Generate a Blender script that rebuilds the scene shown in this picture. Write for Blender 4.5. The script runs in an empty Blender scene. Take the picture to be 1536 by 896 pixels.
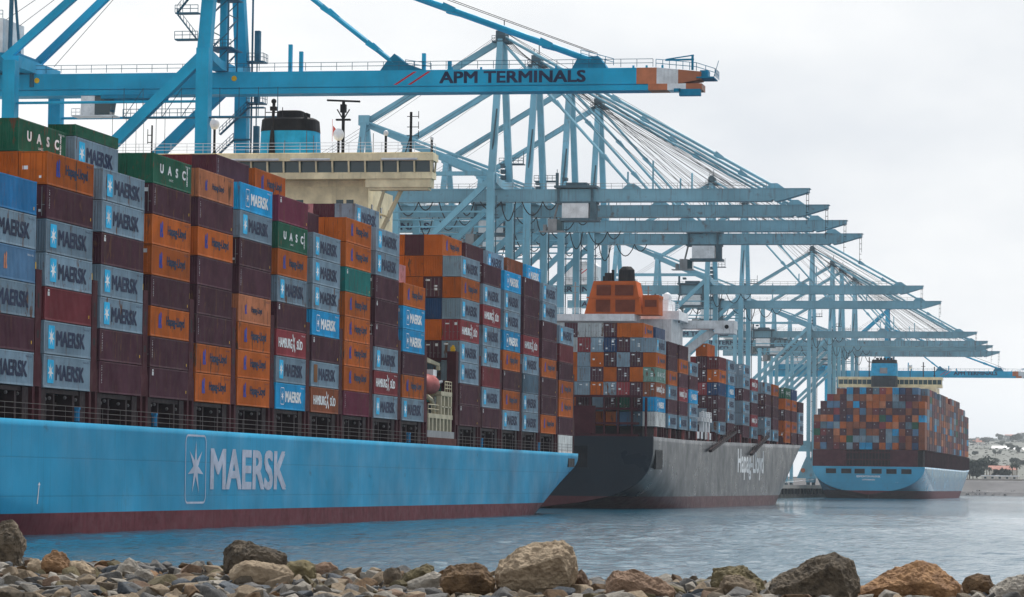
import bpy, bmesh, math, random
from mathutils import Vector, Matrix, Euler, noise
R = math.radians
C = bpy.context.scene.collection
SC = bpy.context.scene
random.seed(7)

# ------------------------------------------------------------------ camera
YAW, PIT, ROL, CAMZ = 0.1876, 0.0535, 0.0119, 4.68
cd = bpy.data.cameras.new('camera'); cam = bpy.data.objects.new('camera', cd); C.objects.link(cam)
cd.sensor_width = 36.0; cd.lens = 5147.0 / 1536 * 36.0
cd.clip_start = 0.5; cd.clip_end = 60000
fw = Vector((-math.sin(YAW) * math.cos(PIT), math.cos(YAW) * math.cos(PIT), math.sin(PIT)))
r0 = Vector((math.cos(YAW), math.sin(YAW), 0)); u0 = r0.cross(fw)
rt = r0 * math.cos(ROL) + u0 * math.sin(ROL); up = u0 * math.cos(ROL) - r0 * math.sin(ROL)
M = Matrix((rt, up, -fw)).transposed().to_4x4(); M.translation = Vector((0, 0, CAMZ))
cam.matrix_world = M
SC.camera = cam

# ------------------------------------------------------------------ sky, sun, exposure
SUN_DIR = Vector((0.10, 0.56, 0.82)).normalized()          # towards the sun
w = bpy.data.worlds.new('World'); SC.world = w; w.use_nodes = True
nt = w.node_tree; N = nt.nodes; N.clear()
out = N.new('ShaderNodeOutputWorld')
sky = N.new('ShaderNodeTexSky'); sky.sky_type = 'NISHITA'; sky.sun_disc = False
sky.sun_elevation = math.asin(SUN_DIR.z); sky.sun_rotation = math.atan2(SUN_DIR.x, SUN_DIR.y)
sky.air_density = 1.4; sky.dust_density = 3.0
b1 = N.new('ShaderNodeBackground'); b1.inputs['Strength'].default_value = 0.10
nt.links.new(sky.outputs[0], b1.inputs['Color'])
tc = N.new('ShaderNodeTexCoord'); mp = N.new('ShaderNodeMapping'); mp.inputs['Scale'].default_value = (2.2, 2.2, 5.0)
nz = N.new('ShaderNodeTexNoise'); nz.inputs['Scale'].default_value = 2.6; nz.inputs['Detail'].default_value = 5; nz.inputs['Roughness'].default_value = 0.5
rp = N.new('ShaderNodeValToRGB'); rp.color_ramp.elements[0].position = 0.34; rp.color_ramp.elements[0].color = (0.70, 0.735, 0.79, 1)
rp.color_ramp.elements[1].position = 0.60; rp.color_ramp.elements[1].color = (0.95, 0.955, 0.96, 1)
b2 = N.new('ShaderNodeBackground'); b2.inputs['Strength'].default_value = 1.12
nt.links.new(tc.outputs['Generated'], mp.inputs[0]); nt.links.new(mp.outputs[0], nz.inputs['Vector'])
nt.links.new(nz.outputs['Fac'], rp.inputs[0]); nt.links.new(rp.outputs[0], b2.inputs['Color'])
# cloud cover thins naturally from the horizon (long slant path) to the zenith
sz = N.new('ShaderNodeSeparateXYZ'); nt.links.new(tc.outputs['Generated'], sz.inputs[0])
cv = N.new('ShaderNodeMapRange'); cv.interpolation_type = 'SMOOTHSTEP'; cv.inputs['From Min'].default_value = 0.02; cv.inputs['From Max'].default_value = 0.75; cv.inputs['To Min'].default_value = 0.94; cv.inputs['To Max'].default_value = 0.58
nt.links.new(sz.outputs['Z'], cv.inputs['Value'])
mx = N.new('ShaderNodeMixShader'); nt.links.new(cv.outputs[0], mx.inputs[0])
nt.links.new(b1.outputs[0], mx.inputs[1]); nt.links.new(b2.outputs[0], mx.inputs[2]); nt.links.new(mx.outputs[0], out.inputs['Surface'])
ld = bpy.data.lights.new('sun', 'SUN'); ld.energy = 4.3; ld.angle = R(2.5); ld.color = (1.0, 0.96, 0.9)
sun = bpy.data.objects.new('sun', ld); C.objects.link(sun)
sun.rotation_euler = SUN_DIR.to_track_quat('Z', 'Y').to_euler(); sun.location = (200, 200, 300)
SC.view_settings.view_transform = 'Standard'; SC.view_settings.look = 'None'; SC.view_settings.exposure = 0.0; SC.view_settings.gamma = 1.0
SC.view_settings.use_curve_mapping = False
SC.render.engine = 'CYCLES'
SC.cycles.max_bounces = 6; SC.cycles.diffuse_bounces = 3; SC.cycles.glossy_bounces = 3; SC.cycles.volume_bounces = 1
SC.cycles.use_denoising = True

# ------------------------------------------------------------------ helpers
def tag(o, label=None, cat=None, group=None, kind=None):
    if label: o['label'] = label
    if cat: o['category'] = cat
    if group: o['group'] = group
    if kind: o['kind'] = kind
    return o

def empty(name, loc=(0, 0, 0), rz=0.0, label=None, cat=None, group=None):
    o = bpy.data.objects.new(name, None); C.objects.link(o); o.location = loc; o.rotation_euler = (0, 0, rz)
    o.empty_display_size = 0.5
    return tag(o, label, cat, group)

def link(name, mesh, mats=None, parent=None, loc=(0, 0, 0), rot=(0, 0, 0), scale=(1, 1, 1)):
    """one mesh object; materials sit on the object so alike pieces can share the mesh"""
    o = bpy.data.objects.new(name, mesh); C.objects.link(o)
    o.location = loc; o.rotation_euler = rot; o.scale = scale
    if parent: o.parent = parent
    if mats is not None:
        if not isinstance(mats, (list, tuple)): mats = [mats]
        while len(mesh.materials) < len(mats): mesh.materials.append(None)
        for i, m in enumerate(mats):
            o.material_slots[i].link = 'OBJECT'; o.material_slots[i].material = m
    return o

def copy_tree(o, parent=None):
    c = o.copy(); C.objects.link(c)
    if parent: c.parent = parent
    for ch in list(o.children): copy_tree(ch, c)
    return c

class MB:
    """collects shapes; build() links them as ONE mesh object"""
    def __init__(s): s.v = []; s.f = []; s.m = []; s.cur = 0; s.smooth = False
    def mat(s, i): s.cur = i; return s
    def add(s, vs, fs):
        n = len(s.v); s.v += [tuple(v) for v in vs]
        for f in fs: s.f.append(tuple(n + i for i in f)); s.m.append(s.cur)
        return s
    def box(s, x0, x1, y0, y1, z0, z1):
        return s.add([(x0, y0, z0), (x1, y0, z0), (x1, y1, z0), (x0, y1, z0), (x0, y0, z1), (x1, y0, z1), (x1, y1, z1), (x0, y1, z1)],
                     [(0, 3, 2, 1), (4, 5, 6, 7), (0, 1, 5, 4), (1, 2, 6, 5), (2, 3, 7, 6), (3, 0, 4, 7)])
    def beam(s, p, q, wd, ht, wd2=None, ht2=None, side=None):
        p = Vector(p); q = Vector(q); d = (q - p).normalized()
        ref = Vector(side) if side else (Vector((0, 0, 1)) if abs(d.z) < 0.97 else Vector((1, 0, 0)))
        a = d.cross(ref).normalized(); b = a.cross(d).normalized()
        wd2 = wd if wd2 is None else wd2; ht2 = ht if ht2 is None else ht2
        vs = [p + a * sx * wd / 2 + b * sy * ht / 2 for sx, sy in ((-1, -1), (1, -1), (1, 1), (-1, 1))]
        vs += [q + a * sx * wd2 / 2 + b * sy * ht2 / 2 for sx, sy in ((-1, -1), (1, -1), (1, 1), (-1, 1))]
        return s.add(vs, [(0, 1, 2, 3), (7, 6, 5, 4), (0, 4, 5, 1), (1, 5, 6, 2), (2, 6, 7, 3), (3, 7, 4, 0)])
    def tube(s, p, q, r, n=8, r2=None):
        p = Vector(p); q = Vector(q); d = (q - p).normalized(); r2 = r if r2 is None else r2
        ref = Vector((0, 0, 1)) if abs(d.z) < 0.97 else Vector((1, 0, 0))
        a = d.cross(ref).normalized(); b = a.cross(d).normalized()
        vs = []
        for c, rr in ((p, r), (q, r2)):
            vs += [c + (a * math.cos(2 * math.pi * i / n) + b * math.sin(2 * math.pi * i / n)) * rr for i in range(n)]
        fs = [(i, n + i, n + (i + 1) % n, (i + 1) % n) for i in range(n)] + [tuple(range(n)), tuple(range(2 * n - 1, n - 1, -1))]
        return s.add(vs, fs)
    def path(s, pts, r, n=5):
        for a, b in zip(pts[:-1], pts[1:]): s.tube(a, b, r, n)
        return s
    def ball(s, c, r, sz=1.0, nu=12, nv=8):
        vs = [(c[0], c[1], c[2] - r * sz)]
        for j in range(1, nv):
            t = math.pi * j / nv - math.pi / 2
            vs += [(c[0] + r * math.cos(t) * math.cos(2 * math.pi * i / nu), c[1] + r * math.cos(t) * math.sin(2 * math.pi * i / nu), c[2] + r * sz * math.sin(t)) for i in range(nu)]
        vs.append((c[0], c[1], c[2] + r * sz)); L = len(vs) - 1
        fs = [(0, 1 + (i + 1) % nu, 1 + i) for i in range(nu)]
        for j in range(nv - 2):
            for i in range(nu):
                a = 1 + j * nu + i; b = 1 + j * nu + (i + 1) % nu
                fs.append((a, b, b + nu, a + nu))
        fs += [(L, L - nu + i, L - nu + (i + 1) % nu) for i in range(nu)]
        return s.add(vs, fs)
    def prism(s, pts, axis, a, b):
        """polygon pts (2-D) swept along an axis from a to b"""
        def P(u, v, t): return {'x': (t, u, v), 'y': (u, t, v), 'z': (u, v, t)}[axis]
        n = len(pts)
        vs = [P(u, v, a) for u, v in pts] + [P(u, v, b) for u, v in pts]
        return s.add(vs, [tuple(range(n))[::-1], tuple(range(n, 2 * n))] + [(i, (i + 1) % n, n + (i + 1) % n, n + i) for i in range(n)])
    def rail(s, pts, h=1.1, step=2.0, r=0.035, rows=2):
        for p, q in zip(pts[:-1], pts[1:]):
            p = Vector(p); q = Vector(q); n = max(1, int((q - p).length / step))
            for i in range(n + 1):
                c = p.lerp(q, i / n); s.tube(c, c + Vector((0, 0, h)), r, 4)
            for k in range(1, rows + 1):
                dz = Vector((0, 0, h * k / rows)); s.tube(p + dz, q + dz, r, 4)
        return s
    def mesh(s, name):
        me = bpy.data.meshes.new(name); me.from_pydata(s.v, [], s.f)
        bm = bmesh.new(); bm.from_mesh(me); bmesh.ops.recalc_face_normals(bm, faces=bm.faces); bm.to_mesh(me); bm.free()
        me.polygons.foreach_set('material_index', s.m)
        if s.smooth: me.polygons.foreach_set('use_smooth', [True] * len(me.polygons))
        me.update(); return me
    def build(s, name, mats, parent=None, loc=(0, 0, 0), rot=(0, 0, 0)):
        return link(name, s.mesh(name), mats, parent, loc, rot)

MATS = {}
def paint(name, rgb, rough=0.42, dirt=(0.09, 0.06, 0.045), amount=0.35, scale=0.5, streak=0.12, vary=0.16, metal=0.0, bump=0.0, world=False, spec=0.5, rust=None):
    """weathered paint: base colour, cloudy fading, vertical dirt streaks, one value per object"""
    if name in MATS: return MATS[name]
    m = bpy.data.materials.new(name); m.use_nodes = True; t = m.node_tree; n = t.nodes; L = t.links.new
    p = n['Principled BSDF']; p.inputs['Roughness'].default_value = rough; p.inputs['Metallic'].default_value = metal
    p.inputs['Specular IOR Level'].default_value = spec
    if world: src = n.new('ShaderNodeNewGeometry').outputs['Position']
    else:
        co = n.new('ShaderNodeTexCoord'); oi = n.new('ShaderNodeObjectInfo')
        ad = n.new('ShaderNodeVectorMath'); ad.operation = 'MULTIPLY_ADD'; ad.inputs[1].default_value = (1, 1, 1)
        cx = n.new('ShaderNodeCombineXYZ')
        ml = n.new('ShaderNodeMath'); ml.operation = 'MULTIPLY'; ml.inputs[1].default_value = 97.0
        L(oi.outputs['Random'], ml.inputs[0])
        for k in range(3): L(ml.outputs[0], cx.inputs[k])
        L(co.outputs['Object'], ad.inputs[0]); L(cx.outputs[0], ad.inputs[2]); src = ad.outputs[0]
    def noise_n(sc, det, mapscale=None):
        z = n.new('ShaderNodeTexNoise'); z.inputs['Scale'].default_value = sc; z.inputs['Detail'].default_value = det; z.inputs['Roughness'].default_value = 0.6
        if mapscale:
            q = n.new('ShaderNodeMapping'); q.inputs['Scale'].default_value = mapscale; L(src, q.inputs[0]); L(q.outputs[0], z.inputs['Vector'])
        else: L(src, z.inputs['Vector'])
        return z.outputs['Fac']
    def ramp(f, a, b, hi=1.0):
        q = n.new('ShaderNodeMapRange'); q.inputs['From Min'].default_value = a; q.inputs['From Max'].default_value = b; q.inputs['To Max'].default_value = hi; L(f, q.inputs['Value']); return q.outputs[0]
    def mix(f, a, b):
        q = n.new('ShaderNodeMix'); q.data_type = 'RGBA'; q.clamp_factor = True
        L(f, q.inputs['Factor'])
        for sock, v in ((q.inputs['A'], a), (q.inputs['B'], b)):
            if isinstance(v, tuple): sock.default_value = (*v, 1)
            else: L(v, sock)
        return q.outputs['Result']
    fade = tuple(min(1, c * 1.14 + 0.008) for c in rgb); deep = tuple(c * 0.80 for c in rgb)
    col = mix(ramp(noise_n(scale, 4), 0.35, 0.68), deep, fade)
    def worn(f):                                             # every object is worn to its own degree
        if world or not vary: return f
        a = n.new('ShaderNodeMath'); a.operation = 'MULTIPLY_ADD'; a.inputs[1].default_value = 7.31; a.inputs[2].default_value = 0.13; L(oi.outputs['Random'], a.inputs[0])
        c = n.new('ShaderNodeMath'); c.operation = 'FRACT'; L(a.outputs[0], c.inputs[0])
        e = n.new('ShaderNodeMath'); e.operation = 'MULTIPLY_ADD'; e.inputs[1].default_value = 1.7; e.inputs[2].default_value = 0.25; L(c.outputs[0], e.inputs[0])
        k = n.new('ShaderNodeMath'); k.operation = 'MULTIPLY'; L(f, k.inputs[0]); L(e.outputs[0], k.inputs[1]); return k.outputs[0]
    col = mix(worn(ramp(noise_n(1.0, 3, (2.6, 2.6, streak)), 0.54, 0.78, amount)), col, dirt)
    col = mix(worn(ramp(noise_n(scale * 5, 5), 0.60, 0.72, amount * 0.9)), col, rust or dirt)
    if rust: col = mix(worn(ramp(noise_n(1.0, 4, (1.4, 1.4, 0.35)), 0.595, 0.68, 0.8)), col, rust)
    if not world and vary:
        hs = n.new('ShaderNodeHueSaturation')
        L(ramp(oi.outputs['Random'], 0, 1, 1), hs.inputs['Value']); mr = hs.inputs['Value'].links[0].from_node
        mr.inputs['To Min'].default_value = 1 - vary; mr.inputs['To Max'].default_value = 1 + vary
        L(col, hs.inputs['Color']); col = hs.outputs[0]
    L(col, p.inputs['Base Color'])
    rr = ramp(noise_n(scale * 3, 3), 0.3, 0.7); mr = rr.node; mr.inputs['To Min'].default_value = max(0.05, rough - 0.08); mr.inputs['To Max'].default_value = rough + 0.12
    L(rr, p.inputs['Roughness'])
    if bump:
        bp = n.new('ShaderNodeBump'); bp.inputs['Strength'].default_value = bump; bp.inputs['Distance'].default_value = 0.05
        L(noise_n(scale * 2.2, 2, (1, 1, 0.4)), bp.inputs['Height']); L(bp.outputs[0], p.inputs['Normal'])
    MATS[name] = m; return m

def plain(name, rgb, rough=0.5, metal=0.0):
    return paint(name, rgb, rough, amount=0.15, vary=0.05, metal=metal, spec=0.04)

# container colours (real paint values)
COL = {
 'M': ('container_grey',   (0.21, 0.295, 0.365)), 'B': ('container_sky_blue', (0.004, 0.32, 0.62)),
 'H': ('container_orange', (0.47, 0.105, 0.010)), 'F': ('container_faded_orange', (0.52, 0.18, 0.08)),
 'R': ('container_maroon', (0.072, 0.020, 0.034)), 'V': ('container_purple_red', (0.17, 0.022, 0.055)),
 'U': ('container_green',  (0.008, 0.10, 0.055)), 'S': ('container_red', (0.26, 0.035, 0.045)),
 'D': ('container_dark_red', (0.16, 0.022, 0.03)), 'T': ('container_teal', (0.006, 0.19, 0.17)),
 'L': ('container_blue',   (0.012, 0.16, 0.36)), 'P': ('container_slate_blue', (0.09, 0.20, 0.34)),
 'N': ('container_navy',   (0.012, 0.05, 0.14)), 'K': ('container_rust_brown', (0.27, 0.075, 0.03)),
 'Y': ('container_pale_grey', (0.42, 0.44, 0.45)), 'W': ('container_white', (0.72, 0.73, 0.71)),
 'X': ('container_pink',   (0.55, 0.26, 0.28)), 'G': ('container_dark_slate', (0.10, 0.17, 0.23)), 'Q': ('container_pale_green', (0.16, 0.30, 0.25)),
}
CM = {k: paint(n, c, 0.55, amount=0.5, scale=0.35, spec=0.075, rust=(0.13, 0.06, 0.035)) for k, (n, c) in COL.items()}
CNAME = {'M': 'grey', 'B': 'sky blue', 'H': 'orange', 'F': 'faded orange', 'R': 'maroon', 'V': 'purple red', 'U': 'green', 'S': 'red', 'D': 'dark red', 'T': 'teal',
         'L': 'blue', 'P': 'slate blue', 'N': 'navy', 'K': 'rust brown', 'Y': 'pale grey', 'W': 'white', 'X': 'pink', 'G': 'dark slate', 'Q': 'pale green'}
m_navy = plain('lettering_navy', (0.018, 0.03, 0.07)); m_white = plain('lettering_white', (0.75, 0.77, 0.78)); m_hullwhite = plain('hull_lettering_pale', (0.42, 0.47, 0.58), 0.55)
m_letter2 = plain('hull_lettering_white', (0.82, 0.83, 0.84), 0.5); m_starpanel = plain('star_panel_blue', (0.02, 0.42, 0.72)); m_hlblue = plain('emblem_blue', (0.02, 0.05, 0.32)); m_dkgrey = plain('lock_rod_grey', (0.22, 0.22, 0.22), 0.4, 0.5)
m_yellow = plain('yellow_paint', (0.75, 0.45, 0.02)); m_black = plain('black_paint', (0.012, 0.013, 0.016)); m_maroon = paint('lashing_maroon', (0.055, 0.009, 0.015), 0.6, amount=0.25, spec=0.04)
m_dark = plain('dark_maroon_steel', (0.022, 0.010, 0.013)); m_rail = plain('rail_grey', (0.12, 0.11, 0.11)); m_beige = paint('superstructure_beige', (0.74, 0.64, 0.42), 0.5, amount=0.15, spec=0.1); m_beige2 = paint('platform_beige', (0.42, 0.385, 0.28), 0.6, amount=0.3, spec=0.05)
m_whitep = paint('white_steel', (0.72, 0.74, 0.76), 0.45, amount=0.22); m_glass = bpy.data.materials.new('window_glass'); m_glass.use_nodes = True
gp = m_glass.node_tree.nodes['Principled BSDF']; gp.inputs['Base Color'].default_value = (0.02, 0.05, 0.06, 1); gp.inputs['Roughness'].default_value = 0.06
m_orange = paint('casing_orange', (0.46, 0.095, 0.015), 0.6, amount=0.35, scale=0.2, spec=0.05); m_brown = plain('louver_brown', (0.16, 0.035, 0.015)); m_red = plain('red_paint', (0.55, 0.05, 0.03))
m_lifeboat = plain('lifeboat_pink_red', (0.33, 0.10, 0.095)); m_funblue = plain('funnel_blue', (0.015, 0.33, 0.58)); m_grey = plain('grey_steel', (0.26, 0.27, 0.28))
m_crA = paint('crane_blue', (0.0, 0.335, 0.56), 0.5, amount=0.12, scale=0.12, vary=0.0, spec=0.15); m_crAl = plain('crane_dark_blue', (0.004, 0.21, 0.36))
m_crB = paint('crane_pale_blue', (0.155, 0.39, 0.51), 0.5, dirt=(0.13, 0.12, 0.11), amount=0.35, scale=0.1, vary=0.06)
m_crBd = paint('crane_girder_grey_blue', (0.15, 0.33, 0.42), 0.5, dirt=(0.10, 0.07, 0.06), amount=0.65, scale=0.09, vary=0.08)
m_crBs = plain('crane_machinery_dark', (0.07, 0.12, 0.15)); m_cable = plain('cable_black', (0.03, 0.035, 0.04)); m_stripe = paint('tip_orange', (0.42, 0.12, 0.04), 0.5, amount=0.2)
m_stair = plain('stair_steel', (0.03, 0.13, 0.20)); m_pink = plain('slash_red', (0.5, 0.04, 0.06)); m_concrete = paint('concrete', (0.30, 0.29, 0.27), 0.85, amount=0.4, world=True)
m_pile = paint('pile_concrete', (0.16, 0.15, 0.13), 0.9, amount=0.4)

def text_mesh(s, wd, ht, bold=0.0, name='lettering', spacing=1.0):
    """flat lettering fitted to a box; bold > 0 thickens the strokes with slightly shifted layers 1.5 mm apart"""
    cu = bpy.data.curves.new('txt', 'FONT'); cu.body = s; cu.space_character = spacing; cu.resolution_u = 3
    o = bpy.data.objects.new('txt', cu); C.objects.link(o)
    dg = bpy.context.evaluated_depsgraph_get(); dg.update()
    me = bpy.data.meshes.new_from_object(o.evaluated_get(dg)); me.name = name
    bpy.data.objects.remove(o); bpy.data.curves.remove(cu)
    xs = [v.co.x for v in me.vertices]; ys = [v.co.y for v in me.vertices]
    x0, x1, y0, y1 = min(xs), max(xs), min(ys), max(ys)
    P = [((v.co.x - x0) / (x1 - x0) * (wd - bold), (v.co.y - y0) / (y1 - y0) * (ht - bold * 0.6)) for v in me.vertices]
    F = [tuple(p.vertices) for p in me.polygons]; bpy.data.meshes.remove(me)
    V = []; Q = []
    lay = [(0, 0)] if not bold else [(0, 0), (bold, 0), (bold * 0.5, bold * 0.6), (bold * 0.5, 0), (0, bold * 0.6), (bold, bold * 0.6)]
    for k, (dx, dy) in enumerate(lay):
        n = len(V); V += [(x + dx, y + dy, 0.0015 * k) for x, y in P]; Q += [tuple(n + i for i in f) for f in F]
    me = bpy.data.meshes.new(name); me.from_pydata(V, [], Q); me.update(); return me
def poly_mesh(polys, name):
    b = MB()
    for p in polys: b.add([(x, y, 0) for x, y in p], [tuple(range(len(p)))])
    me = bpy.data.meshes.new(name); me.from_pydata(b.v, [], b.f); me.update(); return me
def star_polys(cx, cy, r, k=0.36, n=7, sx=1.0):
    pts = []
    for i in range(2 * n):
        a = math.pi / 2 + math.pi * i / n; q = r if i % 2 == 0 else r * k
        pts.append((cx + q * math.cos(a) * sx, cy + q * math.sin(a)))
    return [[(cx, cy), pts[i], pts[(i + 1) % (2 * n)]] for i in range(2 * n)]
def round_rect(x0, x1, y0, y1, r, n=5):
    pts = []
    for cx, cy, a in ((x1 - r, y0 + r, -90), (x1 - r, y1 - r, 0), (x0 + r, y1 - r, 90), (x0 + r, y0 + r, 180)):
        pts += [(cx + r * math.cos(R(a + 90 * i / n)), cy + r * math.sin(R(a + 90 * i / n))) for i in range(n + 1)]
    return pts
def ring_polys(x0, x1, y0, y1, r, t):
    a = round_rect(x0, x1, y0, y1, r); b = round_rect(x0 + t, x1 - t, y0 + t, y1 - t, max(0.02, r - t)); n = len(a)
    return [[a[i], a[(i + 1) % n], b[(i + 1) % n], b[i]] for i in range(n)]

# ------------------------------------------------------------------ water
def water_mat():
    m = bpy.data.materials.new('harbour_water'); m.use_nodes = True; t = m.node_tree; n = t.nodes; L = t.links.new
    p = n['Principled BSDF']; p.inputs['Base Color'].default_value = (0.004, 0.07, 0.115, 1); p.inputs['Roughness'].default_value = 0.09; p.inputs['IOR'].default_value = 1.33
    g = n.new('ShaderNodeNewGeometry')
    def nz(sc, det, ms, rough=0.6):
        q = n.new('ShaderNodeMapping'); q.inputs['Scale'].default_value = ms; z = n.new('ShaderNodeTexNoise'); z.inputs['Scale'].default_value = sc; z.inputs['Detail'].default_value = det; z.inputs['Roughness'].default_value = rough
        L(g.outputs['Position'], q.inputs[0]); L(q.outputs[0], z.inputs['Vector']); return z.outputs['Fac']
    a = nz(1.6, 5, (1.0, 0.7, 1), 0.62); b = nz(0.16, 4, (0.8, 0.5, 1)); c = nz(0.02, 4, (0.6, 0.30, 1))
    s1 = n.new('ShaderNodeMath'); s1.operation = 'MULTIPLY_ADD'; s1.inputs[1].default_value = 2.0; L(b, s1.inputs[0]); L(a, s1.inputs[2])
    def rng(f, lo, hi, t0, t1):
        mr = n.new('ShaderNodeMapRange'); mr.inputs['From Min'].default_value = lo; mr.inputs['From Max'].default_value = hi; mr.inputs['To Min'].default_value = t0; mr.inputs['To Max'].default_value = t1; L(f, mr.inputs['Value']); return mr.outputs[0]
    bp = n.new('ShaderNodeBump'); bp.inputs['Distance'].default_value = 0.26; L(rng(c, 0.38, 0.62, 0.35, 1.0), bp.inputs['Strength']); L(s1.outputs[0], bp.inputs['Height']); L(bp.outputs[0], p.inputs['Normal'])
    L(rng(c, 0.38, 0.62, 0.03, 0.10), p.inputs['Roughness'])
    return m
import numpy as np
def water_mesh():
    """one sheet to the far shore; finer towards the camera's shore, with real wind waves where they are large enough to see"""
    ys = [30.0]
    while ys[-1] < 4100: ys.append(ys[-1] + (0.14 * max(1.0, ys[-1] / 60.0) if ys[-1] < 500 else min(60, 1.17 * (ys[-1] / 500.0) ** 2)))
    ys = np.array(ys); ys[-1] = 4100
    ts = np.concatenate([[-60, -20, -8, -4, -2.2, -1.4, -1.0, -0.75, -0.6, -0.5], np.linspace(-0.40, 0.05, 430), [0.12, 0.2, 0.3, 0.45, 0.7, 1.0, 1.5, 2.5, 5, 12, 40, 90]])
    Y, T = np.meshgrid(ys, ts, indexing='ij'); X = np.clip(T * Y, -3500, 3500)
    dy = np.gradient(ys)[:, None]; rg = np.random.RandomState(4); Z = np.zeros_like(X)
    for k in range(70):
        lam = 0.55 * (8 ** rg.rand()); th = rg.normal(0.9, 0.55); a = 0.0058 * lam ** 0.9 * (0.5 + rg.rand()); ph = rg.rand() * 6.28
        kx, ky = 2 * math.pi / lam * math.sin(th), 2 * math.pi / lam * math.cos(th)
        fade = np.clip((lam / np.maximum(dy, 0.0012 * Y) - 1.8) / 1.5, 0, 1)
        patch = 0.6 + 0.4 * np.sin(X * 0.05 * rg.rand() + Y * 0.03 * rg.rand() + ph)
        Z += a * fade * patch * np.sin(kx * X + ky * Y + ph)
    Z *= ((T > -0.40) & (T < 0.05))
    n, m = X.shape; co = np.stack([X, Y, Z], -1).reshape(-1, 3)
    idx = np.arange(n * m).reshape(n, m); q = np.stack([idx[:-1, :-1], idx[:-1, 1:], idx[1:, 1:], idx[1:, :-1]], -1).reshape(-1, 4)
    keep = np.abs(co[q[:, 0], 0] - co[q[:, 1], 0]) + np.abs(co[q[:, 3], 0] - co[q[:, 2], 0]) > 1e-6; q = q[keep]
    me = bpy.data.meshes.new('water'); me.vertices.add(n * m); me.vertices.foreach_set('co', co.astype('f').ravel())
    me.loops.add(len(q) * 4); me.loops.foreach_set('vertex_index', q.astype('i').ravel()); me.polygons.add(len(q)); me.polygons.foreach_set('loop_start', np.arange(0, len(q) * 4, 4, dtype='i'))
    me.polygons.foreach_set('use_smooth', np.ones(len(q), dtype=bool)); me.update(calc_edges=True); return me
o = link('water', water_mesh(), water_mat()); tag(o, 'harbour water', kind='structure')

# ------------------------------------------------------------------ quay and terminal ground
QX = -140.0
b = MB(); b.box(-1800, QX - 3, 100, 2400, -2.0, 4.7); o = b.build('terminal_ground', m_concrete); tag(o, kind='structure')
q = empty('quay', (QX, 100, 0)); tag(q, 'concrete quay on piles along the berths', kind='structure')
b = MB(); b.box(-4.5, 0, 0, 2300, 3.6, 4.95); b.build('deck', m_concrete, q)
me = None
for i in range(66):
    y = 1010 + i * 6.0
    if me is None: bb = MB(); bb.tube((0, 0, -3), (0, 0, 3.7), 0.45, 8); me = bb.mesh('pile')
    link('pile', me, m_pile, q, (-0.8, y, 0))
for i in range(30):
    if i == 0: bb = MB(); bb.box(-0.35, 0.35, -0.8, 0.8, 1.4, 3.5); fe = bb.mesh('fender')
    link('fender', fe, m_black, q, (0.36, 1015 + i * 12.0, 0))
for i in range(10):
    y = 1110 + i * 21
    o = empty('mooring_bollard', (QX - 1.2, y, 4.95)); tag(o, 'yellow mooring bollard on the quay edge between the dark ship and far ship', 'bollard', 'bollards along the quay edge')
    if i == 0:
        bb = MB(); bb.tube((0, 0, 0), (0, 0, 0.7), 0.3, 10, 0.25); bb.tube((0, 0, 0.7), (0, 0, 1.0), 0.45, 10, 0.4); bo = bb.mesh('post'); bb = MB(); bb.box(-0.6, 0.6, -0.6, 0.6, 0, 0.12); bq = bb.mesh('base_plate')
    link('post', bo, m_yellow, o); link('base_plate', bq, m_black, o)

m_tyre = plain('tyre_black', (0.015, 0.015, 0.015), 0.8)
TRUCKS = [(-146.5, 1205.0, m_yellow, 'yellow terminal tractor with flat trailer on the quay beyond the dark ship bow'), (-147.5, 1262.0, m_whitep, 'white terminal tractor with flat trailer farther along the quay'), (-146.0, 1318.0, m_yellow, 'yellow terminal tractor nearest the far ship stern on the quay')]
tm = {}
for i, (x, y, mm, lb) in enumerate(TRUCKS):
    o = empty('terminal_tractor', (x, y, 4.72), R(90) if i == 1 else R(80), lb, 'truck', 'terminal tractors on the quay')
    if not tm:
        bb = MB(); bb.prism([(-1.1, 0.9), (1.1, 0.9), (1.1, 2.9), (0.7, 3.2), (-1.1, 3.2)], 'y', -1.2, 1.2); tm['cab'] = bb.mesh('cab')
        bb = MB(); bb.box(1.12, 1.16, -1.0, 1.0, 1.9, 2.8); bb.box(-0.6, 0.7, -1.24, -1.2, 1.9, 2.8); bb.box(-0.6, 0.7, 1.2, 1.24, 1.9, 2.8); tm['window'] = bb.mesh('window')
        bb = MB(); bb.box(-13.2, -1.15, -0.6, 0.6, 0.95, 1.3); bb.box(-13.2, -2.2, -1.2, 1.2, 1.3, 1.5); bb.box(-1.1, 1.6, -0.5, 0.5, 0.5, 0.9); tm['trailer'] = bb.mesh('trailer')
        bb = MB(); bb.tube((0, -0.2, 0.5), (0, 0.2, 0.5), 0.5, 12); tm['wheel'] = bb.mesh('wheel')
    link('cab', tm['cab'], mm, o); link('window', tm['window'], m_glass, o); link('trailer', tm['trailer'], m_grey, o)
    for u in (0.6, -2.8, -11.0, -12.2):
        for v in (-1.0, 1.0): link('wheel', tm['wheel'], m_tyre, o, (u, v, 0))

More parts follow.
